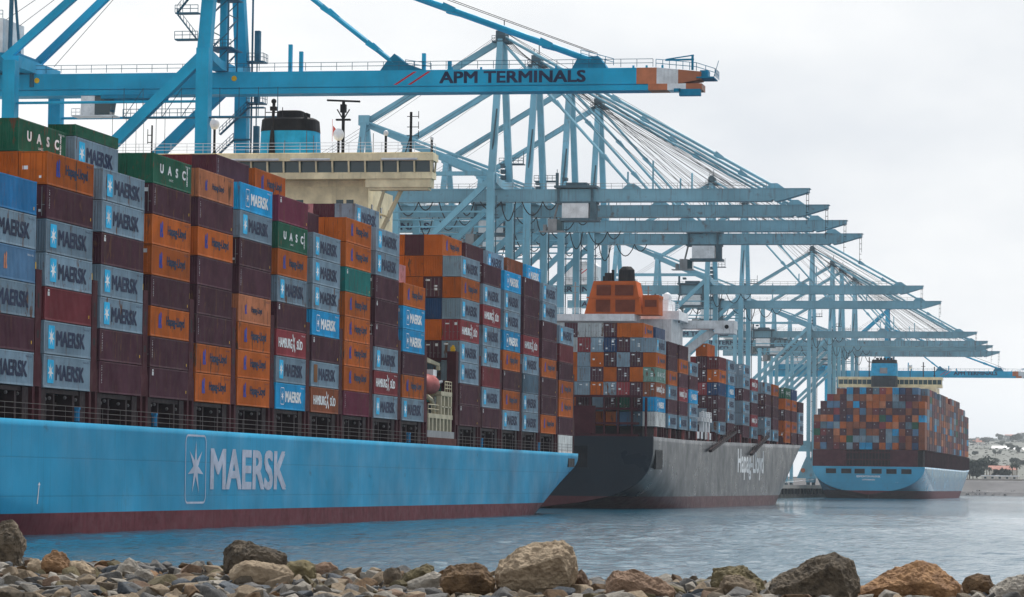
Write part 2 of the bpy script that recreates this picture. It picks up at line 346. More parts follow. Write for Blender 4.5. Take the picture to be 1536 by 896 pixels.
# ------------------------------------------------------------------ ship hulls
def hull_mesh(L, B, zd, zt, boot, pst=2.3, Lstern=72, Lwl=105, Ldk=45, sheer=None, nst=72):
    """lofted hull: l = 0 is the transom, l = L the stem; returns side + transom mesh (slots: 0 side, 1 boot-topping, 2 transom)"""
    zs = [-2.0, -1.0, 0.0, boot * 0.5, boot] + [boot + (zd - boot) * k / 14 for k in range(1, 15)]
    ls = sorted(set([Lstern * (k / 26) ** 1.3 for k in range(27)] + [Lstern + (L - Lstern - Lwl - 10) * k / 12 for k in range(1, 13)] + [L - Lwl - 10 + (Lwl + 10) * k / (nst - 39) for k in range(1, nst - 38)]))
    def half(l, z):
        t = max(0.0, 1 - l / Lstern)
        zk = -16 + (zt + 16) * t ** 0.85; pw = pst + 5.5 * (1 - t)
        s = (z - zk) / (zd - zk)
        if s <= 0: return 0.0
        hb = B * (1 - (1 - min(1, s)) ** pw) ** (1 / 2.15)
        f = max(0.0, min(1.0, z / zd)); Lb = Lwl + (Ldk - Lwl) * f ** 1.2
        end = L - 9 + 9 * f
        u = (l - (end - Lb)) / Lb
        if u > 0: hb *= max(0.0, 1 - min(1, u) ** (2.0 + 0.8 * f))
        return hb
    V = []; F = []; MI = []; nz_ = len(zs)
    for sgn in (1, -1):
        o0 = len(V)
        for l in ls:
            dz = sheer(l) if sheer else 0.0
            for z in zs:
                zz = z if z <= boot else z + dz * (z - boot) / (zd - boot)
                V.append((sgn * half(l, z), l, zz))
        for i in range(len(ls) - 1):
            for j in range(nz_ - 1):
                a = o0 + i * nz_ + j; F.append((a, a + nz_, a + nz_ + 1, a + 1)); MI.append(1 if zs[j + 1] <= boot + 1e-6 else 0)
    off = len(ls) * nz_
    for j in range(nz_ - 1): F.append((j, j + 1, off + j + 1, off + j)); MI.append(1 if zs[j + 1] <= boot + 1e-6 else 2)
    for i in range(len(ls) - 1):                              # weather deck
        a = i * nz_ + nz_ - 1; F.append((a, a + nz_, off + a + nz_, off + a)); MI.append(3)
    me = bpy.data.meshes.new('hull'); me.from_pydata(V, [], F); me.polygons.foreach_set('material_index', MI)
    bm = bmesh.new(); bm.from_mesh(me); bmesh.ops.remove_doubles(bm, verts=bm.verts, dist=0.002); bmesh.ops.dissolve_degenerate(bm, edges=bm.edges, dist=0.002); bmesh.ops.recalc_face_normals(bm, faces=bm.faces); bm.to_mesh(me); bm.free()
    for p in me.polygons: p.use_smooth = p.material_index in (0, 1) and abs(p.normal.y) < 0.9
    me.update(); return me
def hull_paint(name, rgb, rough, lines, dirt, amount, spec=0.5, relief=0.35):
    """hull paint with plate butts and strakes as fine relief"""
    m = paint(name, rgb, rough, dirt, amount, 0.06, 0.10, world=True, spec=spec)
    t = m.node_tree; n = t.nodes; L = t.links.new
    g = n.new('ShaderNodeNewGeometry'); sx = n.new('ShaderNodeSeparateXYZ'); L(g.outputs['Position'], sx.inputs[0])
    def saw(sock, per):
        a = n.new('ShaderNodeMath'); a.operation = 'PINGPONG'; a.inputs[1].default_value = per / 2; L(sock, a.inputs[0])
        b_ = n.new('ShaderNodeMapRange'); b_.inputs['From Min'].default_value = 0; b_.inputs['From Max'].default_value = 0.09; L(a.outputs[0], b_.inputs['Value']); return b_.outputs[0]
    mn = n.new('ShaderNodeMath'); mn.operation = 'MINIMUM'; L(saw(sx.outputs['Y'], 11.0), mn.inputs[0]); L(saw(sx.outputs['Z'], lines), mn.inputs[1])
    nz = n.new('ShaderNodeTexNoise'); nz.inputs['Scale'].default_value = 0.28; nz.inputs['Detail'].default_value = 2; L(g.outputs['Position'], nz.inputs['Vector'])
    ad = n.new('ShaderNodeMath'); ad.operation = 'MULTIPLY_ADD'; ad.inputs[1].default_value = 0.25; L(mn.outputs[0], ad.inputs[0]); L(nz.outputs['Fac'], ad.inputs[2])
    bp = n.new('ShaderNodeBump'); bp.inputs['Strength'].default_value = relief; bp.inputs['Distance'].default_value = 0.06
    L(ad.outputs[0], bp.inputs['Height']); L(bp.outputs[0], n['Principled BSDF'].inputs['Normal'])
    pb = n['Principled BSDF'].inputs['Base Color']; old = pb.links[0].from_socket                # dirt held along the weld seams, scuffs from fenders and tugs
    hs = n.new('ShaderNodeHueSaturation'); L(old, hs.inputs['Color']); sm = n.new('ShaderNodeMapRange'); sm.inputs['To Min'].default_value = 0.80; L(mn.outputs[0], sm.inputs['Value']); L(sm.outputs[0], hs.inputs['Value'])
    q = n.new('ShaderNodeMapping'); q.inputs['Scale'].default_value = (1, 0.35, 0.9); L(g.outputs['Position'], q.inputs[0]); z2 = n.new('ShaderNodeTexNoise'); z2.inputs['Scale'].default_value = 0.5; z2.inputs['Detail'].default_value = 6; z2.inputs['Roughness'].default_value = 0.7; L(q.outputs[0], z2.inputs['Vector'])
    m2 = n.new('ShaderNodeMapRange'); m2.inputs['From Min'].default_value = 0.64; m2.inputs['From Max'].default_value = 0.72; m2.inputs['To Max'].default_value = 0.55; L(z2.outputs['Fac'], m2.inputs['Value'])
    mz = n.new('ShaderNodeMix'); mz.data_type = 'RGBA'; L(m2.outputs[0], mz.inputs['Factor']); L(hs.outputs[0], mz.inputs['A']); mz.inputs['B'].default_value = (*[c * 0.35 + 0.012 for c in dirt], 1); L(mz.outputs['Result'], pb)
    return m
m_hull1 = hull_paint('hull_light_blue', (0.0, 0.25, 0.45), 0.5, 3.1, (0.01, 0.15, 0.22), 0.45, 0.10)
m_boot = paint('boot_topping_red', (0.115, 0.020, 0.030), 0.55, (0.055, 0.004, 0.006), 0.9, 0.35, 0.06, world=True, spec=0.06)
m_hull2 = hull_paint('hull_black', (0.006, 0.012, 0.021), 0.30, 3.4, (0.025, 0.025, 0.025), 0.2, 0.24, 0.10)
m_boot2 = paint('boot_topping_brown', (0.10, 0.032, 0.036), 0.5, (0.05, 0.025, 0.025), 0.6, 0.3, 0.1, world=True, spec=0.12)
m_hull3 = hull_paint('hull_sky_blue', (0.0, 0.27, 0.47), 0.16, 3.0, (0.05, 0.13, 0.15), 0.2, 0.8, 0.04)
m_deckred = plain('deck_red', (0.10, 0.035, 0.03), 0.7)

def posts_mesh(name, beam):
    """a lashing bridge at local (0,0) = ship side, running inboard (-x)"""
    b = MB()
    for x in (-0.7, -beam + 0.7):
        b.box(x - 0.6, x + 0.6, -0.72, 0.72, 3.4, 12.1)                       # upper post
        b.box(x - 0.6, x + 0.6, -1.12, -0.55, 0.0, 3.9); b.box(x - 0.6, x + 0.6, 0.55, 1.12, 0.0, 3.9); b.box(x - 0.62, x + 0.62, -1.10, 1.10, 2.7, 4.6)
        b.prism([(-1.1, 4.6), (1.1, 4.6), (0.72, 5.6), (-0.72, 5.6)], 'x', x - 0.58, x + 0.58)
    for z in (2.6, 5.3, 8.1, 11.0): b.box(-beam + 1.2, -1.2, -0.6, 0.6, z, z + 0.28)
    for i in range(1, 9):
        x = -beam * i / 9; b.box(x - 0.2, x + 0.2, -0.55, 0.55, 0, 12.0)
    return b.mesh(name)
def slot_mesh():
    b = MB(); b.box(-0.11, -0.096, -0.2, 0.2, 9.0, 10.2); b.box(-0.11, -0.096, -0.24, 0.24, 6.6, 7.2); return b.mesh('slot')
LB1 = posts_mesh('lashing_bridge', 48.6); SLOT = slot_mesh()
bb = MB(); bb.box(-0.95, -0.45, -0.32, 0.32, 12.1, 12.7); bb.box(-0.8, -0.55, -0.18, 0.18, 12.7, 12.9); TIP = bb.mesh('lamp_box')

# ---- ship 1
L1, CX1, B1 = 358.0, -112.7, 24.45
ship1 = empty('container_ship', (CX1, 521, 0), 0, 'near light blue container ship with dark red boot-topping moored at the left', 'ship', 'container ships moored along the quay')
me = hull_mesh(L1, B1, 9.2, 2.3, 1.75, 2.5, 66)
h = link('hull', me, [m_hull1, m_boot, m_hull1, m_deckred], ship1, rot=(0, 0, math.pi))
def rel1(x, y, z=0): return (x - CX1, y - 521, z)
S1 = -88.25                                                           # side plane of the near hull
side = rel1(S1 + 0.03, 313.2, 3.63)
link('lettering', text_mesh('MAERSK', 28.6, 3.96, 0.45), m_hullwhite, ship1, side, SIDE if False else (R(90), 0, R(90)))
e = link('star_emblem', poly_mesh(ring_polys(0, 7.0, 0, 6.4, 0.8, 0.18) , 'star_frame'), m_hullwhite, ship1, rel1(S1 + 0.03, 304.7, 2.35), (R(90), 0, R(90)))
link('star', poly_mesh(star_polys(3.5, 3.3, 2.55, 0.30, 7, 1.05), 'star'), m_hullwhite, e)
for y, z, s in ((519.2, 5.6, 'UP'),):
    link('draft_mark', text_mesh('III', 3.2, 0.75, 0.1), m_black, ship1, rel1(S1 - 0.55, 513.0, 6.25), (R(90), 0, R(90)))
b = MB(); b.box(-0.1, 0.08, 512.0 - 521, 517.5 - 521, 7.1, 8.4); b.build('mooring_port', m_black, ship1, (S1 - CX1 - 0.02, 0, 0))
link('load_mark', poly_mesh([[(0, 0), (0.18, 0), (0.55, 1.5), (0.4, 1.5)], [(0.2, 1.5), (0.75, 1.5), (0.5, 1.75)]], 'load_mark'), m_white, ship1, rel1(S1 + 0.03, 262.5, 2.5), (R(90), 0, R(90)))
gaps1 = [k for k in range(0, 18) if k != 11] 
for k in gaps1:
    y = S0_ = 249.58 + 14.7554 * (k + 1) - 1.28 + (4.39 if k > 11 else 0)
    if k == 17: y -= 0.3
    lb = link('lashing_bridge', LB1, m_maroon, ship1, rel1(S1 - 0.25, y, 9.2))
    tag(link('slot', SLOT, m_black, lb, (0, 0, 0)), kind='stuff'); link('lamp_box', TIP, m_yellow, lb)
y = 249.58 + 14.7554 * 12 + 4.39 - 1.3; lb = link('lashing_bridge', LB1, m_maroon, ship1, rel1(S1 - 0.25, y, 9.2)); link('lamp_box', TIP, m_yellow, lb)
# hatch coamings, cover edges and pedestals under every bay
for k in range(18):
    if k == 11: continue
    y0 = 249.58 + 14.7554 * k + (4.39 if k > 11 else 0)
    b = MB(); b.box(-47.5, -2.6, 0.1, 12.1, 0.0, 1.3); b.box(-47.5, -1.9, -0.05, 12.2, 1.3, 1.65)
    b.build('hatch_coaming', m_dark, ship1, rel1(S1, y0, 9.21))
    b = MB()
    for a, w_ in ((0.25, 1.2), (3.3, 0.4), (5.1, 1.9), (8.4, 0.5), (10.3, 1.5)):
        hgt = 2.62 if a in (0.25, 10.3) else 2.2
        b.box(-2.4 if a != 5.1 else -3.0, -0.5 if a != 5.1 else -1.9, a, a + w_, 0, hgt)
    b.box(-1.6, -0.6, 0.3, 12.0, 2.25, 2.6)
    tag(b.build('pedestal', m_dark, ship1, rel1(S1, y0, 9.21)), kind='stuff')
    b = MB()
    for a in (1.4, 2.5, 6.5, 9.3): b.ball((-1.7 + 0.0, a, 1.9 + 0.15 * math.sin(a * 7 + k)), 0.16, 1, 6, 4)
    tag(b.build('lamp', m_rail, ship1, rel1(S1 + 1.15, y0, 9.21)), kind='stuff')
b = MB(); b.rail([(0, 240 - 521, 0), (0, 411 - 521, 0)], 1.3, 4.92, 0.02, 3); b.rail([(0, 430 - 521, 0), (0, 518 - 521, 0)], 1.3, 4.92, 0.02, 3)
b.build('railing', m_rail, ship1, (S1 - CX1 - 0.25, 0, 9.2))
m_lring = plain('life_ring_blue', (0.02, 0.22, 0.45))
for y in (274.2, 296.6, 402.3, 447.0, 489.5):
    b = MB(); b.tube((0, -0.28, 0.1), (0.0, -0.28, 1.1), 0.26, 8); b.box(-0.25, 0.25, -0.5, -0.06, 1.1, 1.3); b.build('vent_post', m_lring, ship1, rel1(S1 - 0.5, y, 9.2))
# superstructure
HX0, HX1, HY0, HY1 = -128.6, -96.5, 412.2, 426.0
b = MB(); b.box(HX0 - CX1, HX1 - CX1, HY0 - 521, HY1 - 521, 9.2, 41.0)
hs = b.build('superstructure', m_beige, ship1)
win = MB(); win.box(-0.45, 0.45, -0.05, 0.06, 0, 1.15); wm_ = win.mesh('window')
winY = MB(); winY.box(-0.05, 0.06, -0.35, 0.35, 0, 1.3); wy_ = winY.mesh('window')
for z in (38.2, 35.2, 32.2, 29.2):
    for x in (-98.8, -100.1, -105.2, -106.4, -112.6, -118.8, -120.0, -125.5): link('window', wm_, m_glass, hs, (x - CX1, HY0 - 521 - 0.02, z))
    for y in (414.2, 417.6, 419.3, 423.8): link('window', wy_, m_glass, hs, (HX1 - CX1 + 0.02, y - 521, z - 0.6))
b = MB(); b.box(-25.2, 24.75, -4.4, -2.0, 41.75, 42.55); b.box(-14, 15.9, -2.0, 4.6, 41.0, 42.55); b.box(-25.3, 24.9, -4.8, -1.6, 43.95, 44.85); b.box(-14.5, 15.6, -1.6, 5.0, 43.95, 44.85); b.box(-25.1, 24.7, -4.3, -1.9, 44.85, 45.0)
br = b.build('bridge', m_beige, ship1, (0, 414.3 - 521, 0))
b = MB(); b.box(-25.0, 24.5, -4.2, -2.2, 42.55, 43.95); b.box(-13.8, 15.4, -2.2, 4.3, 42.55, 43.95); b.build('window_band', m_glass, br)
b = MB()
for i in range(25): x = -25.0 + 49.6 * i / 24; b.beam((x, -4.42, 42.55), (x, -4.66, 43.95), 0.22, 0.2)
for i in range(2): y = -4.2 + 2.0 * i; b.beam((24.6, y, 42.55), (24.72, y, 43.95), 0.22, 0.2)
tag(b.build('mullion', m_beige, br), kind='stuff')
b = MB()
for x0, x1 in ((-3, 5.5), (-15, -5), (7, 12), (18.5, 23)): b.tube((x0, -5.05, 44.1), (x1, -5.05, 44.1), 0.16, 6)
b.build('wiper_rail', m_whitep, br)
b = MB(); b.box(16.3, 24.5, -4.2, -2.1, 40.7, 41.75); b.box(16.6, 24.2, -4.0, -2.3, 40.4, 40.7); b.build('wing_underside', m_beige, ship1, (0, 414.3 - 521, 0))
b = MB(); b.tube((20.5, -2.6, 40.5), (16.25, -1.0, 32.6), 0.28, 8); b.tube((18.6, -3.6, 40.5), (16.25, -1.4, 34.6), 0.2, 8); b.tube((18.8, -2.2, 37.2), (16.25, -1.2, 38.0), 0.14, 6); b.build('wing_strut', m_beige, ship1, (0, 414.3 - 521, 0))
b = MB(); b.rail([(-25, -4.6, 45.0), (24.6, -4.6, 45.0), (24.6, -1.9, 45.0)], 1.2, 2.0, 0.03, 3); b.build('railing', m_whitep, ship1, (0, 414.3 - 521, 0))
# funnel
fx, fy = -111.1 - CX1, 430.0 - 521
def oval(rx, ry, z, n=28, pw=3.2): return [(math.copysign(abs(math.cos(2 * math.pi * i / n)) ** (2 / pw), math.cos(2 * math.pi * i / n)) * rx, math.copysign(abs(math.sin(2 * math.pi * i / n)) ** (2 / pw), math.sin(2 * math.pi * i / n)) * ry, z) for i in range(n)]
def loft(rings):
    b = MB(); n = len(rings[0]); vs = [v for r in rings for v in r]
    b.add(vs, [(j * n + i, j * n + (i + 1) % n, (j + 1) * n + (i + 1) % n, (j + 1) * n + i) for j in range(len(rings) - 1) for i in range(n)] + [tuple((len(rings) - 1) * n + i for i in range(n))]); return b
fu = loft([oval(3.95, 3.3, 40), oval(3.88, 3.3, 45.0), oval(3.70, 3.1, 49.9)]).build('funnel', m_funblue, ship1, (fx, fy, 0))
loft([oval(3.74, 3.15, 49.6), oval(3.6, 3.05, 51.1), oval(3.3, 2.8, 51.35)]).build('funnel_top', m_black, fu)
loft([oval(1.8, 1.5, 51.2), oval(1.75, 1.4, 52.3), oval(1.5, 1.2, 52.4)]).build('exhaust_cowl', m_black, fu, (0.0, 0, 0))
b = MB(); b.tube((-1.6, -3.4, 45), (-1.6, -3.3, 49.5), 0.55, 8, 0.25); b.tube((-1.6, -3.3, 49), (-1.6, -2.6, 53.2), 0.2, 6); b.box(-2.0, -1.2, -3.1, -2.4, 52.2, 52.7); b.box(-2.6, -0.4, -2.9, -2.8, 51.9, 52.0); b.tube((-2.7, -2.8, 51.2), (-2.7, -2.8, 52.6), 0.06, 5); b.tube((-0.4, -2.8, 51.2), (-0.4, -2.8, 52.6), 0.06, 5); b.ball((-1.6, -2.7, 53.4), 0.35, 1, 8, 6)
b.build('exhaust_mast', m_black, fu)
b = MB()
for i in range(4): b.tube((2.6, -2.4 + 0.5 * i, 51.2), (2.6, -2.4 + 0.5 * i, 51.9), 0.22, 8)
b.build('exhaust_pipe', m_black, fu)
# masts, domes, aerials on the bridge roof
def dome(x, y, z0, z1, r, name='radome', par=ship1):
    b = MB(); b.tube((0, 0, z0), (0, 0, z1), 0.16, 6); o = b.build('aerial_post', m_black, par, (x, y, 0)); q = MB(); q.smooth = True; q.ball((0, 0, z1 + r * 1.0), r, 1.15, 14, 10); q.build(name, m_whitep, o)
dome(-112.1 - CX1 - 4.0, 411.5 - 521, 45, 48.2, 0.62); dome(-100.2 - CX1, 411.5 - 521, 45, 46.7, 0.68); dome(-94.2 - CX1, 411.5 - 521, 45, 47.2, 0.32); dome(-88.4 - CX1, 411.5 - 521, 45, 46.6, 0.22)
b = MB(); b.tube((0, 0, 45), (0, 0, 51.6), 0.2, 8); b.box(-0.9, 0.9, -0.3, 0.3, 49.2, 49.4)
for a in (-0.8, 0.8): b.tube((0, 0, 49.3), (a, 0, 50.6), 0.08, 5)
b.box(-0.35, 0.35, -0.3, 0.3, 50.2, 51.2); mt = b.build('radar_mast', m_black, ship1, (-99.8 - CX1, 412.2 - 521, 0))
b = MB(); b.beam((-2.1, 0, 51.75), (2.1, 0, 51.55), 0.25, 0.22); b.build('radar_scanner', m_black, mt)
b = MB(); b.box(-1.4, -1.36, -0.02, 0.02, 46.6, 49.4); b.add([(-1.3, 0, 47.3), (-0.55, 0, 47.7), (-1.3, 0, 48.6)], [(0, 1, 2)]); b.build('flag', m_red, mt)
b = MB(); b.tube((0, 0, 45), (0, 0, 50.2), 0.17, 6); b.tube((-0.7, 0, 45), (0, 0, 47.4), 0.08, 5)
for z in (47.2, 48.3, 49.6): b.box(-0.5, 0.95, -0.05, 0.05, z, z + 0.08); b.tube((0.95, 0, z - 0.2), (0.95, 0, z + 0.7), 0.05, 5)
b.build('signal_mast', m_black, ship1, (-91.2 - CX1, 412.2 - 521, 0))
b = MB(); b.tube((0, 0, 45), (0, 0, 48.8), 0.11, 6); b.box(-0.6, 0.0, -0.05, 0.05, 46.6, 46.7); b.box(-0.6, 0.0, -0.05, 0.05, 47.5, 47.6); b.tube((-0.55, 0, 46.5), (-0.55, 0, 48.3), 0.05, 4); b.build('aerial_mast', m_black, ship1, (-124.4 - CX1, 412.2 - 521, 0))
for x, h in ((-104.5, 48.0), (-103.6, 47.4), (-96.0, 47.6), (-97.6, 47.2), (-107.3, 46.8)):
    b = MB(); b.tube((0, 0, 45), (0, 0, h), 0.045, 5); b.build('whip_aerial', m_rail, ship1, (x - CX1, 412.4 - 521, 0))
# forward light mast among the containers
b = MB(); b.tube((0, 0, 9.2), (0, 0, 41.7), 0.22, 6)
for z in (38.2, 39.3, 40.4, 41.4): b.box(-1.2, 0.1, -0.05, 0.05, z, z + 0.08); b.box(-1.3, -1.0, -0.12, 0.12, z, z + 0.3)
b.build('deck_light_mast', m_black, ship1, (-118.0 - CX1, 338 - 521, 0))
# lifeboat station in the gap beside the superstructure
b = MB(); b.box(-8, -0.3, 412.3 - 521, 429.6 - 521, 0, 0.9); b.build('station_base', m_deckred, ship1, (S1 - CX1, 0, 9.21))
b = MB(); b.box(-8, -0.4, 412.3 - 521, 429.0 - 521, 0.9, 1.75); b.build('bulwark', m_grey, ship1, (S1 - CX1, 0, 9.21))
b = MB()
for i in range(7): y = 413.0 + 2.2 * i; b.box(-0.9, -0.4, y - 521, y + 0.6 - 521, 1.75, 3.3)
b.box(-7.5, -0.4, 412.8 - 521, 427.4 - 521, 3.3, 3.85)
for y in (420.2, 422.2, 424.6, 426.4): b.box(-1.0, -0.4, y - 521, y + 0.5 - 521, 3.85, 6.3)
b.box(-4.0, -0.4, 420.2 - 521, 427.0 - 521, 6.2, 6.75); b.box(-0.9, -0.4, 420.4 - 521, 427.0 - 521, 4.75, 4.9)
st = b.build('lifeboat_platform', m_beige2, ship1, (S1 - CX1, 0, 9.21))
b = MB(); b.rail([(-0.5, 423.0 - 521, 6.75), (-0.5, 427.0 - 521, 6.75)], 1.3, 1.1, 0.06, 3); b.rail([(-0.5, 413 - 521, 3.85), (-0.5, 419.3 - 521, 3.85)], 1.1, 1.6, 0.05, 2); b.build('railing', m_beige2, st)
b = MB(); b.smooth = True
vs = []; nl, nr = 14, 12
for i in range(nl + 1):
    t = i / nl; f = max(0.02, math.sin(math.pi * min(1, 0.06 + t * 0.9)) ** 0.55)
    for j in range(nr):
        a = 2 * math.pi * j / nr; vs.append((math.cos(a) * 1.35 * f, -3.4 + 6.8 * t, math.sin(a) * (1.5 if math.sin(a) > 0 else 1.15) * f))
b.add(vs, [(i * nr + j, i * nr + (j + 1) % nr, (i + 1) * nr + (j + 1) % nr, (i + 1) * nr + j) for i in range(nl) for j in range(nr)] + [tuple(range(nr)), tuple(nl * nr + j for j in range(nr))])
LBOAT = b.mesh('lifeboat_hull')
bb = MB(); bb.box(-0.7, 0.7, -0.6, 1.6, 1.2, 2.0); CAN = bb.mesh('conning_hatch')
lbt = empty('lifeboat', (S1 - 1.7, 418.6, 16.6), 0, 'pink red enclosed lifeboat hanging beside the beige crane post on the near ship', 'lifeboat', 'lifeboats hung at the ship sides')
link('lifeboat_hull', LBOAT, m_lifeboat, lbt); link('conning_hatch', CAN, m_whitep, lbt)
b = MB(); b.tube((S1 - CX1 - 3.4, 420.2 - 521, 12.0), (S1 - CX1 - 3.4, 420.2 - 521, 19.6), 0.6, 10, 0.5); b.box(S1 - CX1 - 4.1, S1 - CX1 - 2.7, 418.0 - 521, 422.0 - 521, 19.6, 20.5); b.tube((S1 - CX1 - 3.4, 419.4 - 521, 20.5), (S1 - CX1 - 3.4, 419.4 - 521, 21.6), 0.3, 8)
cr = b.build('provision_crane', m_beige2, ship1)
b = MB(); b.beam((S1 - CX1 - 3.2, 420.0 - 521, 20.2), (S1 - CX1 - 2.3, 427.6 - 521, 19.5), 0.4, 0.7, 0.3, 0.35); b.box(S1 - CX1 - 2.5, S1 - CX1 - 2.1, 426.8 - 521, 427.6 - 521, 18.8, 19.3); b.build('jib', m_beige2, cr)
b = MB(); b.path([(S1 - CX1 - 3.4, 421.5 - 521, 15.9), (S1 - CX1 - 2.6, 425 - 521, 17.0), (S1 - CX1 - 2.0, 428 - 521, 17.4)], 0.2, 6); b.tube((S1 - CX1 - 2, 423.4 - 521, 14.0), (S1 - CX1 - 2, 423.4 - 521, 17.0), 0.25, 8); b.ball((S1 - CX1 - 2, 424.4 - 521, 16.6), 0.45, 1, 8, 6); b.build('davit', m_whitep, ship1)
b = MB(); b.path([(S1 - CX1 - 1.0, 414.4 - 521, 15.2), (S1 - CX1 - 0.8, 416.2 - 521, 14.8), (S1 - CX1 - 0.8, 417.4 - 521, 14.0), (S1 - CX1 - 0.8, 417.8 - 521, 13.1)], 0.28, 6); b.build('davit_frame', m_beige2, ship1)

# ---- ship 2
Y2S, L2, CX2, B2 = 626.0, 300.0, -114.9, 22.8
def sheer2(l): return 2.2 * max(0, (l - 40) / 260) ** 1.2
ship2 = empty('container_ship', (CX2, Y2S, 0), 0, 'dark container ship behind the near blue one with an orange funnel casing', 'ship', 'container ships moored along the quay')
link('hull', hull_mesh(L2, B2, 13.4, 0.6, 2.3, 3.3, 80, 98, 42, sheer2), [m_hull2, m_boot2, m_hull2, m_deckred], ship2)
S2 = CX2 + B2
link('lettering', text_mesh('Hapag-Lloyd', 50.0, 6.9, 0.5), m_letter2, ship2, (B2 + 0.04, 754.5 - Y2S, 5.8), (R(90), 0, R(90)))
for x0, x1, z0, z1 in ((-2.6 + 4, 4.6 + 4 + 2, 7.6, 11.6), (14.4 - 24, 14.4 - 16, 7.6, 11.6)):
    b = MB(); b.box(x0, x1, -0.06, 0.3, z0, z1); b.build('mooring_port', m_black, ship2)
    b = MB(); b.box(x0 - 0.2, x1 + 0.2, -0.14, -0.05, z1, z1 + 0.2); b.box(x0 - 0.2, x1 + 0.2, -0.14, -0.05, z0 - 0.2, z0); b.build('port_rim', m_hull2, ship2)
b = MB(); b.tube((7.2, -0.15, 8.5), (7.2, -0.05, 8.5), 0.45, 10); b.build('mooring_light', m_yellow, ship2)
b = MB(); b.box(-0.25, 0.1, 3.4, 12.0, 7.4, 11.0); b.build('mooring_port', m_black, ship2, (B2 - 0.02, 0, 0))
LB2 = None
for k, y in enumerate([641.8, 657.3, 672.2, 687.4, 718.0, 733.2, 748.2, 761.0, 776.7, 792.0, 804.0, 820.2, 835.6, 848.0, 863.8, 879.8, 895.5]):
    if LB2 is None:
        bb = MB()
        for x in (-0.7, -44.5):
            bb.box(x - 0.45, x + 0.45, -0.5, 0.5, 0, 2.2)
        for z in (1.9, ): bb.box(-44, -1.2, -0.5, 0.5, z, z + 0.25)
        LB2 = bb.mesh('lashing_bridge')
    link('lashing_bridge', LB2, m_maroon, ship2, (B2 - 0.1, y - Y2S, 13.3 + sheer2(y - Y2S)))
bst = None
for i in range(42):
    y = 632 + i * 6.2
    if bst is None: bb = MB(); bb.box(-0.5, 0, -0.3, 0.3, 0, 1.9); bst = bb.mesh('stanchion')
    link('stanchion', bst, m_maroon if i % 3 else m_lifeboat, ship2, (B2 - 0.2, y - Y2S, 13.35 + sheer2(y - Y2S)))
b = MB(); b.box(-42.6, -2.6, 4, 275, 0.01, 2.0); b.build('hatch_coaming', m_dark, ship2, (B2, 0, 13.4))
# stern lashing frame
b = MB()
for i in range(18): x = -B2 + 0.2 + i * (2 * B2 - 0.4) / 17.5; b.box(x - 0.14, x + 0.14, 0.3, 1.6, 13.41, 19.4 + 1.2)
for z in (13.42, 15.6, 18.3, 20.6): b.box(-B2 + 0.1, B2 - 2.8, 0.25, 1.5, z, z + 0.4)
b.build('stern_lashing_frame', m_maroon, ship2)
b = MB(); b.box(6.0, 12.0, 0.15, 0.3, 13.9, 19.0); b.build('frame_plate', m_maroon, ship2)
# superstructure, casing, exhausts, bridge wing
b = MB(); b.box(-16, 16.2, 695 - Y2S, 712 - Y2S, 13.4, 38.4); b.box(-22.7, 9.8, 686.4 - Y2S, 696 - Y2S, 37.6, 39.0); b.box(-22.5, -10, 690 - Y2S, 697 - Y2S, 39.0, 42.3); h2 = b.build('superstructure', m_whitep, ship2)
b = MB()
for x in (-20, -17.5, -15): b.box(x, x + 1.2, 689.9 - Y2S, 690.05 - Y2S, 40, 41.2)
b.build('window', m_glass, h2)
b = MB(); b.rail([(-22.6, 687 - Y2S, 39), (-1, 687 - Y2S, 39)], 1.2, 1.5, 0.05, 3); b.build('railing', m_whitep, h2)
cx0, cx1 = -114.8 - CX2, -103.9 - CX2
b = MB(); b.add([(cx0 - 0.8, 688 - Y2S, 39.0), (cx1 + 0.2, 688 - Y2S, 39.0), (cx1 + 0.2, 695 - Y2S, 39.0), (cx0 - 0.8, 695 - Y2S, 39.0), (cx0 + 1.0, 688.3 - Y2S, 45.8), (cx1 - 1.2, 688.3 - Y2S, 45.8), (cx1 - 1.2, 695 - Y2S, 45.8), (cx0 + 1.0, 695 - Y2S, 45.8)],
    [(0, 1, 5, 4), (1, 2, 6, 5), (2, 3, 7, 6), (3, 0, 4, 7), (4, 5, 6, 7), (0, 3, 2, 1)])
b.box(cx1 + 0.1, cx1 + 3.4, 689 - Y2S, 695 - Y2S, 39, 42.4); b.box(cx1 + 0.1, cx1 + 3.5, 688.9 - Y2S, 695 - Y2S, 42.4, 43.0)
b.box(cx0 - 0.4, cx1 - 0.3, 688 - Y2S - 0.05, 688.3 - Y2S, 42.3, 42.55)
cas = b.build('funnel_casing', m_orange, ship2)
for x0, x1, z0, z1 in ((cx0 + 1.6, cx0 + 4.5, 39.5, 42.0), (cx0 + 5.6, cx0 + 9.6, 39.5, 42.0), (cx0 + 1.7, cx0 + 4.6, 42.9, 45.0), (cx0 + 5.5, cx0 + 9.2, 42.9, 45.0)):
    b = MB(); b.box(x0, x1, 687.86 - Y2S, 688.3 - Y2S, z0, z1)
    for i in range(6): z = z0 + 0.2 + (z1 - z0 - 0.4) * i / 6; b.box(x0 + 0.1, x1 - 0.1, 687.8 - Y2S, 687.9 - Y2S, z, z + 0.14)
    b.build('louver', m_brown, cas)
b = MB(); b.box(cx1 + 0.6, cx1 + 3.0, 688.85 - Y2S, 689.1 - Y2S, 40.6, 42.0); b.build('louver', m_brown, cas)
b = MB(); b.tube((cx0 + 7.4, 691 - Y2S, 45.7), (cx0 + 7.4, 691 - Y2S, 48.2), 1.75, 16, 1.6); b.tube((cx0 + 7.4, 691 - Y2S, 48.2), (cx0 + 7.4, 691 - Y2S, 48.9), 1.6, 16, 0.9)
